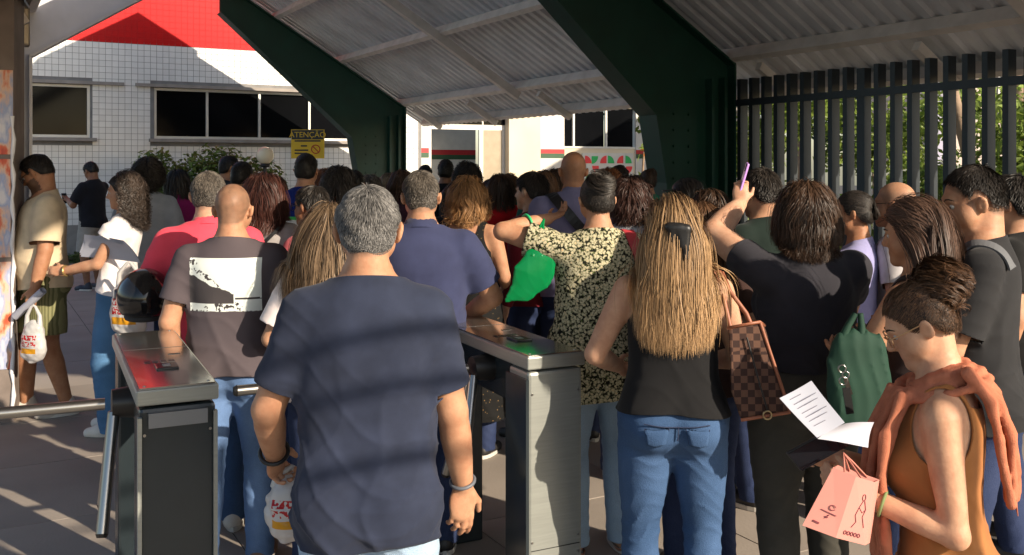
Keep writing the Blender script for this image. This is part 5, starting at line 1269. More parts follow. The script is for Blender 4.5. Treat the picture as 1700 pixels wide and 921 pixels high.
q('w23', 'woman with wavy blonde hair and black flowered dress in the shade', 778, 292, 5.6, -22, 'f', SK_M, dict(style='long', mat=HM('dark_blonde', ((.07, .035, .015), (.42, .22, .09))), len=.24, n=1700, wave=.016, wfreq=9, clump=.75, vol=1.6), dict(kind='dress', mat=M_specks, hem=.25, loose=.3, scoop=.10, armhole=.085, neck=1.47), lh=(-.14, .24, 1.05), rh=(.14, .26, 1.05), g=1.1)
q('w24', 'woman in bright red top with long dark hair in the shade', 829, 287, 8.0, 15, 'f', SK_T, long_(H_dbr, .28, n=500), tee('red_top', srgb(190, 26, 34), sleeve=.5))
q('b25', 'youth in maroon jacket over grey tee looking left', 882, 285, 6.0, 58, 'm', SK_L, short(H_blk, len=.035, th=.016, n=1400), dict(kind='long', mat=cloth('maroon', srgb(104, 26, 38)), name='jacket'), detail=.010, face=False)
q('m26', 'tall bald man in lilac grey shirt with black strap across his back', 952, 247, 5.9, 6, 'm', SK_T, dict(style='bald', stub=.35, stubc=(.06, .045, .035), mat=H_blk), dict(kind='polo', mat=cloth('lilac_grey', srgb(112, 110, 140)), sleeve=.75, loose=.8), g=1.08, detail=.010)
q('w27', 'woman with dark bob and pale grey tee beside the floral blouse', 1046, 295, 5.2, -6, 'f', SK_M, dict(style='bob', mat=HM('espresso', ((.008, .005, .004), (.07, .03, .022))), len=.17, n=1500, th=.022, wave=.008, vol=1.8), tee('ash_tee', srgb(150, 152, 158), sleeve=.7))
q('p28', 'person in black cap facing left beside the near column', 1142, 294, 6.0, 70, 'f', SK_M, dict(style='long', mat=H_blk, len=.25, n=600), tee('black_tee5', srgb(24, 22, 24)))
q('m29', 'man with black hair in dark green tee beyond the raised arm', 1264, 279, 4.8, 38, 'm', SK_M, short(H_blk, th=.016, len=.03, n=1800), tee('bottle_green', srgb(22, 34, 30), sleeve=.75), hpitch=8)
q('w30', 'woman in lavender tee with dark tied hair holding a bottle', 1420, 312, 4.6, 66, 'f', SK_T, dict(style='bun', mat=H_blk, bun=(0, -.10, .02), bunr=.035, th=.010), tee('lavender', srgb(146, 144, 186), sleeve=.8, sw=.03), rh=(.05, .32, 1.38), rpole=(.6, -.4, -1), lh=(-.05, .30, 1.38))
q('m31', 'older balding man with thin glasses by the fence', 1488, 297, 4.65, 58, 'm', SK_M, dict(style='bald', stub=.45, stubc=(.10, .09, .08), mat=H_sal, glasses=M_black), tee('white_shirt', srgb(170, 166, 168)), detail=.009)
q('p14', 'black haired person in black top cut by the right edge', 1680, 292, 4.2, 55, 'm', SK_M, short(H_blk, th=.022, len=.035, n=2600), tee('black_tee6', srgb(22, 22, 23)), dx=.0)
q('w46', 'woman with brown hair half hidden behind the blonde woman', 1162, 332, 3.95, 8, 'f', SK_M, long_(H_brn, .35, n=2200), tee('brown_tee', srgb(58, 40, 36)))
q('w49', 'woman in dark brown lace top between column and raised arm', 1178, 312, 4.9, 20, 'f', SK_T, long_(H_dbr, .30, n=1200), tee('dark_lace', srgb(46, 30, 28)))
far = [
 ('m32', 'dark haired man standing far inside the doorway', 740, 263, 9.6, 0, 'm', SK_D, short(H_blk), tee('ink', srgb(20, 20, 24))),
 ('p33', 'person with rounded afro hair in the shade of the canopy', 776, 270, 8.4, 0, 'f', SK_D, dict(style='curly', mat=H_blk, len=.13, n=500, th=.03, wave=.012, wfreq=18, vol=.5), tee('black_tee7', srgb(22, 20, 24))),
 ('p34', 'person with black hair and dark top right of the banded jersey', 563, 277, 6.0, -5, 'f', SK_D, dict(style='bob', mat=H_blk, len=.12, n=600, th=.024, vol=1.5), tee('charcoal', srgb(40, 38, 42))),
 ('p35', 'short haired man deep in the crowd left of the grey haired head', 590, 281, 8.0, 5, 'm', SK_D, short(H_blk), tee('umber', srgb(60, 46, 40))),
 ('p36', 'person with greying curls deep in the crowd behind the grey haired man', 614, 289, 8.6, 0, 'f', SK_T, dict(style='curly', mat=H_sal, len=.12, n=300, th=.02, vol=.4, wave=.01), tee('taupe', srgb(90, 76, 70))),
 ('p37', 'fair haired woman deep in the crowd before the far column', 646, 285, 9.2, 0, 'f', SK_M, long_(HM('sand', ((.05, .035, .02), (.30, .22, .14))), .22, n=300), tee('sage', srgb(80, 90, 80))),
 ('p38', 'brown haired woman deep in the crowd left of the dark blue polo', 668, 280, 8.0, -10, 'f', SK_T, long_(H_dbr, .24, n=350), tee('plum', srgb(60, 36, 50))),
 ('p39', 'black haired man far back behind the dark blue polo', 706, 272, 11.0, 0, 'm', SK_T, short(H_blk), tee('steel', srgb(70, 80, 96))),
 ('p40', 'long haired woman right of the youth in maroon', 903, 281, 7.6, -10, 'f', SK_T, long_(H_brn, .26, n=450), tee('teal_dark', srgb(24, 84, 72))),
 ('p41', 'brown haired woman left of the tall bald man', 923, 278, 8.2, 12, 'f', SK_M, long_(H_dbr, .30, n=400), tee('off_white', srgb(170, 162, 158))),
 ('p42', 'person with copper brown hair right of the tall bald man', 1010, 279, 6.6, 0, 'f', SK_M, dict(style='curly', mat=H_red, len=.14, n=700, th=.018, vol=.35, wave=.012), tee('rust_tee', srgb(96, 60, 46))),
 ('p43', 'dark haired man far right of the bald head', 1028, 273, 7.8, -15, 'm', SK_T, short(H_blk, th=.016), tee('graphite', srgb(44, 44, 50))),
 ('p44', 'woman in green top with tied hair far back by the column', 1076, 279, 9.0, 20, 'f', SK_M, dict(style='bun', mat=H_dbr, bun=(0, -.08, .09), bunr=.04), tee('jade', srgb(30, 112, 88))),
 ('p45', 'dark haired person before the red and green banner', 1056, 288, 7.2, 0, 'm', SK_T, short(H_blk), tee('dusk', srgb(50, 50, 62))),
 ('p47', 'woman with loose brown hair right of the red top', 845, 286, 8.8, -5, 'f', SK_M, long_(H_brn, .25, n=300), tee('emerald', srgb(24, 96, 78))),
 ('p48', 'person with auburn curls between the jersey and the dark hair', 540, 279, 8.4, 0, 'f', SK_M, dict(style='curly', mat=H_red, len=.14, n=350, th=.018, vol=.35, wave=.012), tee('oat', srgb(140, 130, 118))),
 ('p50', 'brown haired person far back right of the reddish hair', 460, 291, 9.4, 0, 'f', SK_M, long_(H_brn, .2, n=260), tee('stone', srgb(150, 140, 132))),
 ('p51', 'dark haired person low in the crowd behind the dark blue polo shoulder', 757, 300, 7.0, 0, 'f', SK_D, long_(H_blk, .25, n=400), tee('soot', srgb(26, 24, 26))),
 ('p52', 'black haired man in the shade right of the blonde woman in flowers', 812, 296, 9.8, 0, 'm', SK_D, short(H_blk), tee('coal', srgb(30, 28, 32))),
]
for a in far: q(*a)
print('CAST', round(time.time() - T00, 1))
# ------------------------------------------------------------------ things carried
def sdf_thing(name, prims, h, material, parent, org, disp=None, clipf=None):
    V, Q = polygonize([(prims, .01)], h, disp); T = tris(Q)
    if clipf: V, T = clip(V, T, clipf)
    return mesh_obj(name, V - org, T, material, parent)
def sheer(name, col, trans=.35, rough=.3, paint=None):
    if name in MATS: return MATS[name]
    m, nt, b = _nt(name); L = nt.links.new; b.inputs['Roughness'].default_value = rough; b.inputs['Base Color'].default_value = rgba(col)
    tr = nt.nodes.new('ShaderNodeBsdfTranslucent'); tr.inputs['Color'].default_value = rgba(col); mx = nt.nodes.new('ShaderNodeMixShader'); mx.inputs[0].default_value = trans
    if paint:
        tc = nt.nodes.new('ShaderNodeTexCoord'); c = paint(nt, tc); L(c, b.inputs['Base Color']); L(c, tr.inputs['Color'])
    out = nt.nodes['Material Output']; L(b.outputs[0], mx.inputs[1]); L(tr.outputs[0], mx.inputs[2]); L(mx.outputs[0], out.inputs['Surface']); MATS[name] = m; return m
def bag_paint(z0, dz, hx):
    def f(nt, tc):
        sx = nt.nodes.new('ShaderNodeSeparateXYZ'); nt.links.new(tc.outputs['Object'], sx.inputs[0]); X, Y, Z = sx.outputs
        n = nt.nodes.new('ShaderNodeTexNoise'); n.inputs['Scale'].default_value = 85; n.inputs['Detail'].default_value = 1; nt.links.new(tc.outputs['Object'], n.inputs['Vector'])
        band = lambda a, b_: mth(nt, 'MULTIPLY', mth(nt, 'GREATER_THAN', Z, a), mth(nt, 'LESS_THAN', Z, b_))
        wid = mth(nt, 'LESS_THAN', mth(nt, 'ABSOLUTE', X), hx)
        red = mth(nt, 'MULTIPLY', mth(nt, 'MULTIPLY', mth(nt, 'MAXIMUM', band(z0, z0 + dz * .8), band(z0 - dz, z0 - dz * .2)), wid), mth(nt, 'GREATER_THAN', n.outputs['Fac'], .47))
        yel = mth(nt, 'MULTIPLY', band(z0 - dz * 2.1, z0 - dz * 1.3), wid)
        return mixc(nt, yel, mixc(nt, red, srgb(216, 214, 212), srgb(196, 34, 38)), srgb(226, 160, 30))
    return f
def plastic_bag(label, top, w, hgt, d, key, drop=.16, seed=1, vox=.006, material=None, ang=0.0, name='plastic_bag'):
    top = np.array(top, float); e = empty(name, top, ang); tag(e, label, 'bag')
    z = -drop; P = [ell((0, 0, z - hgt * .58), (w * .5, d * .5, hgt * .42), None, .03), ell((0, 0, z - hgt * .25), (w * .36, d * .36, hgt * .30), None, .05), ell((0, 0, z - hgt * .82), (w * .42, d * .44, hgt * .18), None, .04)]
    dis = lambda q: .010 * np.abs(wob(q, 38, seed)) + .006 * np.abs(wob(q, 90, seed + 1)) - .004
    m = material or sheer('white_plastic_' + key, srgb(214, 212, 210), .35, .3, bag_paint(z - hgt * .45, hgt * .16, w * .34))
    sdf_thing('sack', P, vox, m, e, np.zeros(3), dis)
    for s in (-1, 1):
        mb = MB(); pts = [(s * w * .30, 0, z - hgt * .18), (s * w * .26, .006 * s, z + drop * .4), (s * .012, .004 * s, -.004), (-s * .004, 0, .006)]
        mb.tube(pts, [.020, .013, .009, .007], 7); mb.build('handle', m, e)
    return e
def paper(label, corners, material, name='sheet_of_paper', bend=.006, thick=.0008, lines=0, cat='paper'):
    """corners: four world points a-b-c-d; gently bent sheet"""
    a, b, c, d = [np.array(p, float) for p in corners]; n = 8; nn = nrm(np.cross(b - a, d - a)); org = (a + b + c + d) / 4
    e = empty(name, org); tag(e, label, cat); G = []
    for i in range(n + 1):
        for j in range(n + 1):
            u, v = i / n, j / n; G.append((a * (1 - u) * (1 - v) + b * u * (1 - v) + c * u * v + d * (1 - u) * v) + nn * bend * (math.sin(u * 3.1) + .5 * math.sin(v * 4)) - org)
    N = (n + 1) ** 2; V = [g for g in G] + [g - nn * thick for g in G]; F = []
    for i in range(n):
        for j in range(n):
            k = i * (n + 1) + j; F += [(k, k + n + 1, k + n + 2, k + 1), (N + k, N + k + 1, N + k + n + 2, N + k + n + 1)]
    mesh_obj('sheet', np.array(V), np.array(F), material, e)
    return e, (lambda u, v, off=.0008: (a * (1 - u) * (1 - v) + b * u * (1 - v) + c * u * v + d * (1 - u) * v) + nn * (bend * (math.sin(u * 3.1) + .5 * math.sin(v * 4)) + off) - org), nn
M_paper = sheer('paper', srgb(184, 186, 198), .15, .8); M_ink = mat('grey_ink', srgb(120, 118, 130), .8)
def band(P, side, t, r, material, name='bracelet', th=.004):
    """ring round a forearm, t from elbow to wrist"""
    c = P['E'][side] + (P['W'][side] - P['E'][side]) * t; ax = nrm(P['W'][side] - P['E'][side]); a = nrm(np.cross(ax, (0, 0, 1) if abs(ax[2]) < .9 else (0, 1, 0))); b = np.cross(ax, a)
    MB().tube([P['SCL'](c + (a * math.cos(k) + b * math.sin(k)) * r) for k in np.linspace(0, 2 * math.pi, 20, endpoint=False)], th, 7, closed=True).build(name, material, P['root'])
def strap(P, pts, width, material, name='bag_strap', lift=.010):
    """band laid on the clothes along a polyline in the figure's own coordinates"""
    pts = np.array(pts, float); t = np.linspace(0, len(pts) - 1, 28); Q = np.stack([np.interp(t, np.arange(len(pts)), pts[:, i]) for i in range(3)], 1)
    G = []
    for _ in range(6):
        d = field_at(P['cover'], Q); e = .004; g = np.stack([field_at(P['cover'], Q + e * v) - d for v in np.eye(3)], 1); g /= np.linalg.norm(g, axis=1, keepdims=True) + 1e-9; Q = Q - g * (d - lift - .006)[:, None]
    Q = np.stack([np.convolve(np.pad(Q[:, i], 2, mode='edge'), np.ones(5) / 5, 'valid') for i in range(3)], 1)
    tan = np.gradient(Q, axis=0); side = np.cross(tan, g); side /= np.linalg.norm(side, axis=1, keepdims=True) + 1e-9
    n = len(Q); V = np.concatenate([Q - side * width / 2 + g * .003, Q + side * width / 2 + g * .003, Q + side * width / 2 - g * .004, Q - side * width / 2 - g * .004]); F = []
    for i in range(n - 1):
        for k in range(4): a, b = k * n + i, ((k + 1) % 4) * n + i; F.append((a, a + 1, b + 1, b))
    return mesh_obj(name, P['SCL'](V), np.array(F), material, P['root'], False)
PP = PEOPLE
def on_cloth(P, Q, lift):
    Q = np.array(Q, float)
    for _ in range(6):
        d = field_at(P['pg'], Q); e = .004; g = np.stack([field_at(P['pg'], Q + e * v) - d for v in np.eye(3)], 1); g /= np.linalg.norm(g, axis=1, keepdims=True) + 1e-9; Q = Q - g * (d - lift)[:, None]
    return Q
def pocket(P, cx, z0, z1, hw, material, stitch):
    n = 8; pts = []
    for j in range(n + 1):
        for i in range(n + 1):
            v = j / n; u = i / n * 2 - 1; z = z1 - v * (z1 - z0); z -= (1 - abs(u)) * .022 * (v > .6) * (v - .6) / .4; pts.append((cx + u * hw * (1 - .14 * v), -.30, z))
    Q = on_cloth(P, pts, .0075); F = [(j * (n + 1) + i, j * (n + 1) + i + 1, (j + 1) * (n + 1) + i + 1, (j + 1) * (n + 1) + i) for j in range(n) for i in range(n)]
    po = mesh_obj('back_pocket', P['SCL'](Q), np.array(F), material, P['root']); md = po.modifiers.new('t', 'SOLIDIFY'); md.thickness = .003; md.offset = -1
    edge = [j * (n + 1) for j in range(n + 1)] + [n * (n + 1) + i for i in range(1, n + 1)] + [j * (n + 1) + n for j in range(n - 1, -1, -1)]
    MB().tube([P['SCL'](Q[k]) for k in edge], .0013, 5).build('stitching', stitch, po)
M_stitch = mat('stitch_thread', srgb(34, 46, 74), .8)
P = PP['blonde']
for s in (-1, 1): pocket(P, s * .090, .800, .935, .066, JE_M, M_stitch)
for pts, r in (([(x, -.3, .972 - .012 * math.cos(x * 14)) for x in np.linspace(-.16, .16, 17)], .0022), ([(0, -.3, z) for z in np.linspace(.965, .83, 9)], .002)): MB().tube([P['SCL'](q_) for q_ in on_cloth(P, pts, .0065)], r, 5).build('seam', M_stitch, P['root'])
# man in navy tee
w = PP['navy']['w']; hand = w(PP['navy']['W'][-1] + PP['navy']['HD'][-1] * .085)
plastic_bag('crumpled white carrier bag with red and yellow print in the navy tee man\'s left hand', hand + np.array([.035, .02, -.005]), .125, .165, .10, 'front', drop=.02, seed=3, vox=.005)
band(PP['navy'], -1, .93, .040, M_black, 'watch', .006); band(PP['navy'], 1, .95, .034, mat('grey_cord', srgb(96, 100, 108), .5), 'bracelet', .005)
# coral polo: helmet
hp_ = at(240, 492, 4.25); he_ = empty('motorcycle_helmet', hp_, .35); tag(he_, 'black motorcycle helmet hanging on the coral polo man\'s forearm', 'helmet')
M_gloss = mat('gloss_black', (.010, .010, .011), .08, var=.1); 
sdf_thing('shell', [ell((0, 0, 0), (.118, .145, .125), None, .02), ell((0, .05, -.055), (.085, .085, .070), None, .03), ell((0, .17, .005), (.085, .10, .045), None, .02, 's'), ell((0, .0, -.10), (.085, .105, .09), None, .02, 's')], .008, M_gloss, he_, np.zeros(3))
sdf_thing('visor', [ell((0, .012, .008), (.113, .142, .050), None, .01)], .008, mat('smoked_visor', (.02, .02, .022), .05), he_, np.zeros(3), None, lambda P: P[:, 1] - .05)
for s in (-1, 1): MB().tube([(s * .112, .02, .012), (s * .124, .02, .012)], [.026, .022], 16).build('visor_pivot', mat('helmet_grey', srgb(96, 98, 104), .35, .3), he_)
MB().tube([(0.07 * math.cos(t), .09 * math.sin(t), -.085) for t in np.linspace(0, 2 * math.pi, 24, endpoint=False)], .016, 8, closed=True).build('lining', mat('lining_cloth', (.03, .03, .032), .9), he_)
# curly woman: papers, bag, watch
c = [at(140, 388, 5.95), at(205, 398, 5.78), at(232, 428, 5.85), at(133, 418, 6.0)]
for k in range(3): paper(['white papers held open in the curly haired woman\'s hands, top sheet', 'white papers held open in the curly haired woman\'s hands, middle sheet', 'white papers held open in the curly haired woman\'s hands, lowest sheet'][k], [p + np.array([.004 * k, 0, -.012 * k - .004]) for p in c], M_paper, bend=.012)
plastic_bag('white carrier bag with red print hanging before the curly haired woman\'s wide jeans', at(214, 436, 5.75), .23, .33, .13, 'curly', drop=.10, seed=8, vox=.008, ang=-.2)
band(PP['curly'], -1, .93, .033, mat('gold', srgb(200, 170, 110), .3, .8), 'watch', .007)
# beige man: roll of paper, bag
w = PP['beige']['w']; hb_ = w(PP['beige']['W'][-1] + PP['beige']['HD'][-1] * .09)
e = empty('paper_roll', hb_); tag(e, 'rolled white papers in the beige tee man\'s lowered hand', 'paper roll'); dirp = nrm(np.array([.20, -.08, .16]))
r_ = MB(); r_.tube([dirp * -.17, dirp * .13], [.026, .024], 16, cap=False); r_.tube([dirp * -.171, dirp * .131], [.019, .018], 16, cap=False); r_.tube([dirp * -.165, dirp * .128], .010, 12, cap=False); r_.build('rolled_sheet', M_paper, e)
plastic_bag('small white carrier bag with orange print under the beige tee man\'s hand', hb_ + np.array([.04, -.05, -.02]), .17, .25, .10, 'beige', drop=.10, seed=12, vox=.009, ang=-.3)
# far man's phone
def phone(label, pos, R, material, size=(.036, .075, .0045)):
    e = empty('phone', pos); tag(e, label, 'phone'); R = np.array(R, float)
    MB().box((0, 0, 0), size, R).build('case', material, e, .003); MB().box(R[2] * (size[2] + .0006), (size[0] * .92, size[1] * .95, .0006), R).build('screen', mat('phone_screen', (.01, .012, .016), .05), e)
    MB().box(-R[2] * (size[2] + .001) + R[1] * size[1] * .7 - R[0] * size[0] * .4, (.009, .014, .0015), R).build('camera_bump', M_black, e); return e
w = PP['farman']['w']; phone('dark phone held by the man by the tiled wall', w(PP['farman']['W'][-1] + np.array([.04, .10, .03])), (np.array([.6, .8, 0]), np.array([-.3, .2, .9]), np.array([.7, -.5, .3])), M_black)
# floral blouse: green bag, strap, band
w = PP['floral']['w']; M_gb = sheer('green_plastic', srgb(16, 150, 84), .4, .22)
gt = at(898, 378, 4.12); e = empty('green_bag', gt); tag(e, 'bright green plastic bag hanging from the floral blouse woman\'s raised arm', 'bag')
gp = lambda x, y, dz=0.0: at(x, y, 4.12 + dz) - gt
sdf_thing('sack', [limb(gp(893, 432), gp(872, 480), [.062, .080, .050], .03, flat=((0, 1, 0), .22)), limb(gp(898, 446), gp(842, 498), [.058, .045, .012], .04, flat=((0, 1, 0), .25)), limb(gp(905, 430), gp(900, 466), [.035, .03], .03, flat=((0, 1, 0), .25))], .005, M_gb, e, np.zeros(3), lambda q: .003 * (1 - np.abs(np.sin(q[:, 0] * 60 + q[:, 2] * 38 + 2 * np.sin(q[:, 2] * 20)))) ** 3 + .0015 * wob(q, 60, 4))
for dx_ in (0, 14): MB().tube([gp(884 + dx_, 425), gp(890 + dx_, 402, .01), gp(897 + dx_ * .3, 376, .03), gp(903, 364, .08)], [.016, .008, .006, .005], 7).build('handle', M_gb, e)
M_redbag = mat('red_leather', srgb(176, 58, 66), .5, var=.12, bump=.1)
band(PP['floral'], -1, .55, .047, mat('green_band', srgb(40, 180, 110), .5), 'wristband', .006)
S_ = PP['floral']['S'][1]
strap(PP['floral'], [(.10, .10, 1.40), (.135, .02, 1.49), (.150, -.06, 1.42), (.165, -.10, 1.30), (.205, -.06, 1.16)], .055, M_redbag, 'red_bag_strap', .008)
rb = w((.24, .05, 1.02)); e = empty('shoulder_bag', rb); tag(e, 'red leather shoulder bag at the floral blouse woman\'s right side', 'bag')
sdf_thing('pouch', [ell((0, 0, 0), (.05, .13, .12), None, .02), ell((0, 0, .05), (.04, .12, .09), None, .03)], .010, M_redbag, e, np.zeros(3))
# blonde woman: handbag and clip
def checker(nt, tc):
    ck = nt.nodes.new('ShaderNodeTexChecker'); ck.inputs['Scale'].default_value = 44; ck.inputs['Color1'].default_value = rgba(srgb(96, 70, 58)); ck.inputs['Color2'].default_value = rgba(srgb(58, 42, 38)); mp = nt.nodes.new('ShaderNodeMapping'); mp.inputs['Rotation'].default_value = (0.0, 0.0, 0.0); mp.inputs['Location'].default_value = (.003, .004, .005)
    nt.links.new(tc.outputs['Object'], mp.inputs['Vector']); nt.links.new(mp.outputs['Vector'], ck.inputs['Vector']); return ck.outputs['Color']
M_check = pat_mat('check_canvas', checker); M_tan = mat('tan_leather', srgb(150, 92, 66), .5, var=.15, bump=.1)
bz = 3.22; bo = at(1258, 615, bz); e = empty('handbag', bo, 0); tag(e, 'brown checked tote handbag with tan straps on the blonde woman\'s shoulder', 'handbag')
bp = lambda x, y, dz=0.0: at(x, y, bz + dz) - bo
front = [(1212, 548), (1266, 538), (1312, 684), (1230, 697), (1214, 650)]
mbh = MB(); A_ = [bp(x, y, -.07) for x, y in front]; B_ = [bp(x, y, .07) for x, y in front]; A_[0] += np.array([.0, .03, 0]); A_[1] += np.array([0, .03, 0]); B_[0] -= np.array([0, .03, 0]); B_[1] -= np.array([0, .03, 0])
n = len(front); mbh.add(A_ + B_, [tuple(range(n)), tuple(range(2 * n - 1, n - 1, -1))] + [(i, n + i, n + (i + 1) % n, (i + 1) % n) for i in range(1, n)])
mbh.build('body', M_check, e, .012)
rim = [A_[0], A_[1], B_[1], B_[0]]; MB().tube([r * 1.0 + np.array([0, 0, .002]) for r in rim], .006, 7, closed=True).build('rim', M_tan, e)
MB().tube([A_[1], A_[2]], .006, 7).build('edge_piping', M_tan, e); MB().tube([A_[2], A_[3]], .006, 7).build('edge_piping', M_tan, e)
sh = PP['blonde']['w'](PP['blonde']['S'][1] + np.array([-.015, .0, .064])) - bo
for dz_, fx_ in ((-.06, 0), (.06, 1)):
    a_, b_ = bp(1220, 556, dz_ * .6), bp(1260, 548, dz_ * .6)
    top_ = sh + np.array([.0, dz_ * .35, 0]); pts = [a_ + (0, 0, -.04), a_ + (top_ - a_) * .35 + np.array([-.005, 0, 0]), a_ + (top_ - a_) * .75, top_ + np.array([-.012, 0, .008]), top_ + np.array([.016, 0, .006]), b_ + (top_ - b_) * .7, b_ + (top_ - b_) * .3, b_ + (0, 0, -.04)]
    MB().tube(pts, .0075, 8).build('strap', M_tan, e)
MB().tube([bp(1240, 560, -.055), bp(1262, 640, -.078), bp(1274, 680, -.076)], .003, 6).build('cord', M_black, e)
MB().tube([bp(1274 + 7 * math.cos(t), 689 + 7 * math.sin(t), -.08) for t in np.linspace(0, 2 * math.pi, 14, endpoint=False)], .003, 6, closed=True).build('ring', mat('brass', srgb(190, 170, 130), .3, .9), e)
P = PP['blonde']; cl = P['SCL'](P['Hc'] + P['HR'] @ np.array([.012, -.147, .005]))
sdf_thing('hair_claw', [limb(cl + np.array(a), cl + np.array(b), [.016, .010], .012) for a, b in (((-.035, -.006, .012), (.022, -.012, .006)), ((.022, -.012, .006), (.018, -.016, -.09)), ((-.02, -.01, .01), (-.028, -.012, -.03)), ((.0, -.012, .01), (.004, -.016, -.05)))], .005, M_black, P['root'], np.zeros(3))
P = PP['clip']; cl = P['SCL'](P['Hc'] + P['HR'] @ np.array([-.045, -.100, .030]))
sdf_thing('hair_clip', [ell(cl, (.020, .012, .011), None, .01), ell(cl + np.array([.012, -.006, -.004]), (.012, .010, .009), None, .01), ell(cl + np.array([-.014, .004, .004]), (.011, .010, .009), None, .01)], .005, mat('pearl_clip', srgb(206, 208, 226), .2, var=.2, scale=90), P['root'], np.zeros(3))
# black tee woman: phone
P = PP['blacktee']; ph_ = P['w'](P['W'][-1] + P['HD'][-1] * .10) + np.array([.012, .01, .015]); phone('lilac phone raised in the black tee woman\'s hand', ph_, (nrm(np.array([.15, .97, .1])), nrm(np.array([.25, -.12, .95])), nrm(np.array([.93, .1, -.2]))), mat('lilac_case', srgb(196, 150, 226), .3), (.034, .062, .0045))
# lavender woman: bottle
P = PP['w30']; b_ = P['w'](P['W'][1] + P['HD'][1] * .08); e = empty('water_bottle', b_); tag(e, 'clear plastic bottle held by the woman in lavender', 'bottle')
ax = nrm(np.array([-.75, .2, .55])); rs = [.0, .030, .033, .031, .033, .031, .033, .020, .012, .012]; zz = [-.10, -.10, -.07, -.05, -.03, -.01, .03, .065, .085, .10]
MB().tube([ax * z for z in zz], rs, 14).build('body', sheer('clear_plastic', srgb(190, 204, 214), .6, .1), e); MB().tube([ax * .10, ax * .118], .014, 12).build('cap', mat('blue_cap', srgb(60, 120, 190), .4), e)
# ochre dress woman: scarf, papers, phone, bag, bands
P = PP['orange']; t = P['tor']
M_scarf = mat('terracotta_scarf', srgb(178, 110, 84), .9, var=.16, scale=30, bump=.25, bscale=300, spec=.15)
pr = []; rs_ = np.random.default_rng(5)
def drape(path, widths, rad, m):
    path = [np.array(p) for p in path]
    for k in range(m):
        o = (k / (m - 1) - .5); prev = None; ph = rs_.random() * 6
        for i, (p, (wv, off)) in enumerate(zip(path, widths)):
            q_ = p + np.array(wv) * o + np.array(off) * (.008 * math.sin(ph + i * 1.1) + (.007 if k % 2 else -.004))
            if prev is not None: pr.append(limb(prev, q_, [rad, rad * .95], .006))
            prev = q_
a_ = np.linspace(-2.7, 2.7, 13)
drape([t((math.sin(x) * .090, -math.cos(x) * .090 - .008, 1.475 + .028 * math.cos(x))) for x in a_], [((math.sin(x) * .055, -math.cos(x) * .055, -.045), (math.sin(x), -math.cos(x), .5)) for x in a_], .0125, 6)
drape([t(q_) for q_ in ((-.070, .085, 1.455), (-.100, .130, 1.36), (-.105, .155, 1.25), (-.095, .155, 1.13), (-.085, .150, 1.00))], [((-.10 - .01 * i, -.045, 0), (0, 1, 0)) for i in range(5)], .0135, 6)
drape([t(q_) for q_ in ((-.04, -.085, 1.515), (-.02, -.145, 1.44), (.00, -.165, 1.34), (.01, -.170, 1.24), (.015, -.172, 1.17))], [((.14, -.01, 0), (0, -1, 0)) for i in range(5)], .0135, 7)
V, Q = polygonize([(pr, .008)], .006, lambda q: .002 * wob(q, 90, 7) + .002 * wob(q, 40, 3)); mesh_obj('scarf', P['SCL'](V), tris(Q), M_scarf, P['root'])
for k in range(26):
    x = (k / 25 - .5); b0_ = t((.015 + x * .14, -.178, 1.165)); MB().tube([P['SCL'](b0_ + (0, 0, .02)), P['SCL'](b0_ + (random.uniform(-.008, .008), -.004, -.02))], [.0022, .001], 4).build('fringe', M_scarf, P['root'])
for tt in (.72, .84): band(P, -1, tt, .0335, mat('olive_tie', srgb(112, 130, 82), .8), 'hair_tie', .0038)
pz = 2.10
e, sp_, nn = paper('white printed sheet raised in the ochre dress woman\'s hands', [at(1294, 661, pz + .02), at(1347, 632, pz + .04), at(1402, 702, pz - .02), at(1356, 727, pz - .04)], M_paper, bend=.004)
for (u0, v0, u1) in ((.20, .12, .55), (.20, .24, .90), (.2, .34, .85), (.2, .46, .7), (.2, .56, .9), (.2, .66, .8), (.2, .78, .6)): MB().tube([sp_(u0, v0, -.0016), sp_(u1, v0, -.0016)], .0007, 4).build('print_line', M_ink, e); MB().tube([sp_(u0, v0, .0012), sp_(u1, v0, .0012)], .0007, 4).build('print_line', M_ink, e)
paper('lower white sheet folded towards the ochre dress woman', [at(1357, 728, pz - .03), at(1403, 703, pz - .01), at(1450, 700, pz + .10), at(1440, 742, pz + .06)], M_paper, bend=.004)
phone('dark phone under the paper in the ochre dress woman\'s hand', at(1362, 742, pz + .07), (nrm(np.array([.5, .3, -.6])), nrm(np.array([-.75, .2, -.5])), nrm(np.array([0, -.9, -.4]))), M_black, (.034, .07, .004))
# pink paper bag
bz = 2.10; bo = at(1392, 845, bz); e = empty('paper_bag', bo); tag(e, 'rose pink paper gift bag with line drawings below the ochre dress woman\'s hands', 'bag')
bp = lambda x, y, dz=0.0: at(x, y, bz + dz) - bo
M_rose = mat('rose_paper', srgb(206, 138, 126), .75, var=.05); fq = [(1383, 776), (1452, 800), (1436, 905), (1332, 872)]
A_ = [bp(x, y, -.035) for x, y in fq]; B_ = [bp(x + 8, y - 4, .06) for x, y in fq]
crease = [(A_[0] + A_[1]) / 2 + np.array([0, -.012, 0]), (A_[2] + A_[3]) / 2 + np.array([0, -.014, 0])]
mbh = MB(); V_ = A_ + B_ + crease; mbh.add(V_, [(0, 8, 9, 3), (8, 1, 2, 9), (4, 7, 6, 5), (1, 5, 6, 2), (3, 2, 6, 7), (0, 3, 7, 4)]); mbh.build('body', M_rose, e)
top_ = at(1400, 752, bz + .04) - bo
for q0, q1 in ((A_[0], A_[1]), (B_[0], B_[1])):
    a_, b_ = q0 * .72 + q1 * .28, q0 * .3 + q1 * .7; MB().tube([a_ + (0, 0, -.004), a_ * .4 + top_ * .6, top_, b_ * .4 + top_ * .6, b_ + (0, 0, -.004)], .0022, 6).build('handle', mat('cord_rose', srgb(190, 120, 104), .8), e)
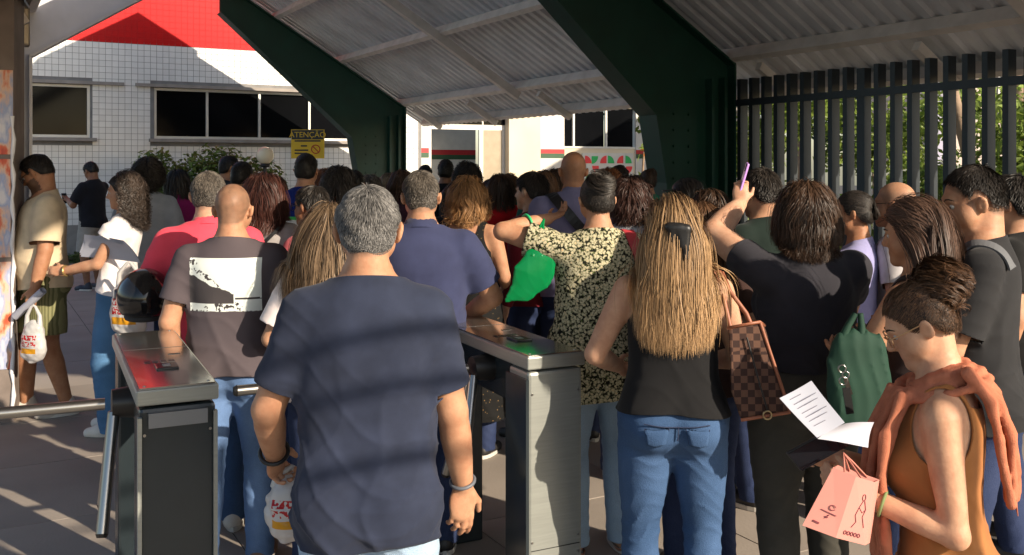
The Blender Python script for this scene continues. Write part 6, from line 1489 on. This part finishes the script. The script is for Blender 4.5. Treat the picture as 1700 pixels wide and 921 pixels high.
M_line = mat('plum_ink', srgb(130, 60, 70), .7)
def onbag(u, v):
    if u < .5: p = (A_[0] * (1 - u * 2) + crease[0] * u * 2) * (1 - v) + (A_[3] * (1 - u * 2) + crease[1] * u * 2) * v
    else: k = u * 2 - 1; p = (crease[0] * (1 - k) + A_[1] * k) * (1 - v) + (crease[1] * (1 - k) + A_[2] * k) * v
    return p + np.array([0, -.0012, 0])
def ink(path): MB().tube([onbag(u, v) for u, v in path], .0009, 4).build('line_drawing', M_line, e)
ink([(.82 + .035 * math.cos(a), .28 + .05 * math.sin(a)) for a in np.linspace(0, 6.28, 12)]); ink([(.82, .33), (.76, .45), (.72, .58), (.76, .68), (.70, .78)]); ink([(.85, .33), (.90, .46), (.86, .58), (.92, .74)]); ink([(.76, .45), (.84, .52), (.90, .46)])
ink([(.30 + .05 * math.cos(a), .58 + .04 * math.sin(a)) for a in np.linspace(0.4, 6.0, 12)]); ink([(.14, .66), (.40, .68)])
for k in range(5): ink([(.62 + k * .06 + .022 * math.cos(a), .88 + .030 * math.sin(a)) for a in np.linspace(0, 6.28, 9)])
ink([(.10, .86), (.20, .87)]); ink([(.10, .875), (.20, .885)]); ink([(.24, .74), (.29, .75)]); ink([(.25, .77), (.29, .70)])
# green tote, lanyard with keys
tz = 2.95; to_ = at(1425, 620, tz); e = empty('tote_bag', to_); tag(e, 'dark green cloth tote bag hanging before the grey trousers', 'bag'); M_tote = mat('tote_green', srgb(5, 50, 35), .8, var=.12, scale=8)
tp_ = lambda x, y, dz=0.0: at(x, y, tz + dz) - to_
sdf_thing('body', [limb(tp_(1415, 585), tp_(1420, 690), [.070, .085, .080], .03, flat=((0, 1, 0), .4)), limb(tp_(1445, 580), tp_(1450, 680), [.05, .06, .06], .03, flat=((0, 1, 0), .4))], .008, M_tote, e, np.zeros(3), lambda q: .010 * (1 - np.abs(np.sin(q[:, 0] * 75 + 1.5 * np.sin(q[:, 2] * 16)))) ** 2)
for k in (0, 1): MB().tube([tp_(1400 + 30 * k, 560), tp_(1408 + 22 * k, 540), tp_(1420 + 8 * k, 520)], [.016, .011, .009], 7).build('handle', M_tote, e)
kz = 2.55; ko = at(1400, 620, kz); e = empty('key_lanyard', ko); tag(e, 'black lanyard with silver keys hanging beside the green tote', 'lanyard'); kp = lambda x, y: at(x, y, kz) - ko
MB().box((kp(1406, 650) + kp(1410, 680)) / 2, (.010, .002, .035), (nrm(np.array([1, 0, .15])), np.array([0, 1.0, 0]), nrm(np.array([-.15, 0, 1])))).build('strap', M_black, e)
for (x, y, r) in ((1398, 612, .010), (1404, 622, .009), (1400, 632, .011)): MB().tube([kp(x, y) + np.array([math.cos(a) * r, 0, math.sin(a) * r]) for a in np.linspace(0, 6.28, 12, endpoint=False)], .002, 6, closed=True).build('key_ring', M_chrome, e)
MB().box(kp(1408, 642), (.006, .0015, .022), (nrm(np.array([1, 0, .3])), np.array([0, 1.0, 0]), nrm(np.array([-.3, 0, 1])))).build('key', M_chrome, e)
# straps and packs
strap(PP['m26'], [(-.14, .05, 1.47), (-.12, -.06, 1.46), (-.04, -.12, 1.36), (.08, -.13, 1.22), (.16, -.08, 1.08)], .060, M_black, 'bag_strap')
strap(PP['w16'], [(.12, -.02, 1.46), (.06, -.10, 1.38), (-.04, -.12, 1.26), (-.14, -.09, 1.10)], .018, M_black, 'bag_strap')
M_gstrap = mat('grey_webbing', srgb(92, 94, 98), .8)
strap(PP['youth'], [(-.12, .10, 1.36), (-.125, .02, 1.48), (-.122, -.05, 1.455), (-.12, -.09, 1.40)], .05, M_gstrap, 'backpack_strap', .004)
P = PP['p28']; cp_ = [ell(P['Hc'] + P['HR'] @ np.array([0, -.012, .045]), (.090, .112, .090), P['HR'], .02)]
V, Q = polygonize([(cp_, .01)], .012); V, T = clip(V, tris(Q), lambda q: ((q - P['Hc']) @ P['HR'])[:, 2] - .045); mesh_obj('cap', P['SCL'](V), T, M_black, P['root'])
pk = [P['Hc'] + P['HR'] @ np.array([x, y, .048 - .1 * (y - .09)]) for x, y in ((-.07, .085), (-.05, .15), (0, .17), (.05, .15), (.07, .085))]; MB().prism([P['SCL'](p_) for p_ in pk], (0, 0, .006)).build('cap_peak', M_black, P['root'])
print('ITEMS', round(time.time() - T00, 1))
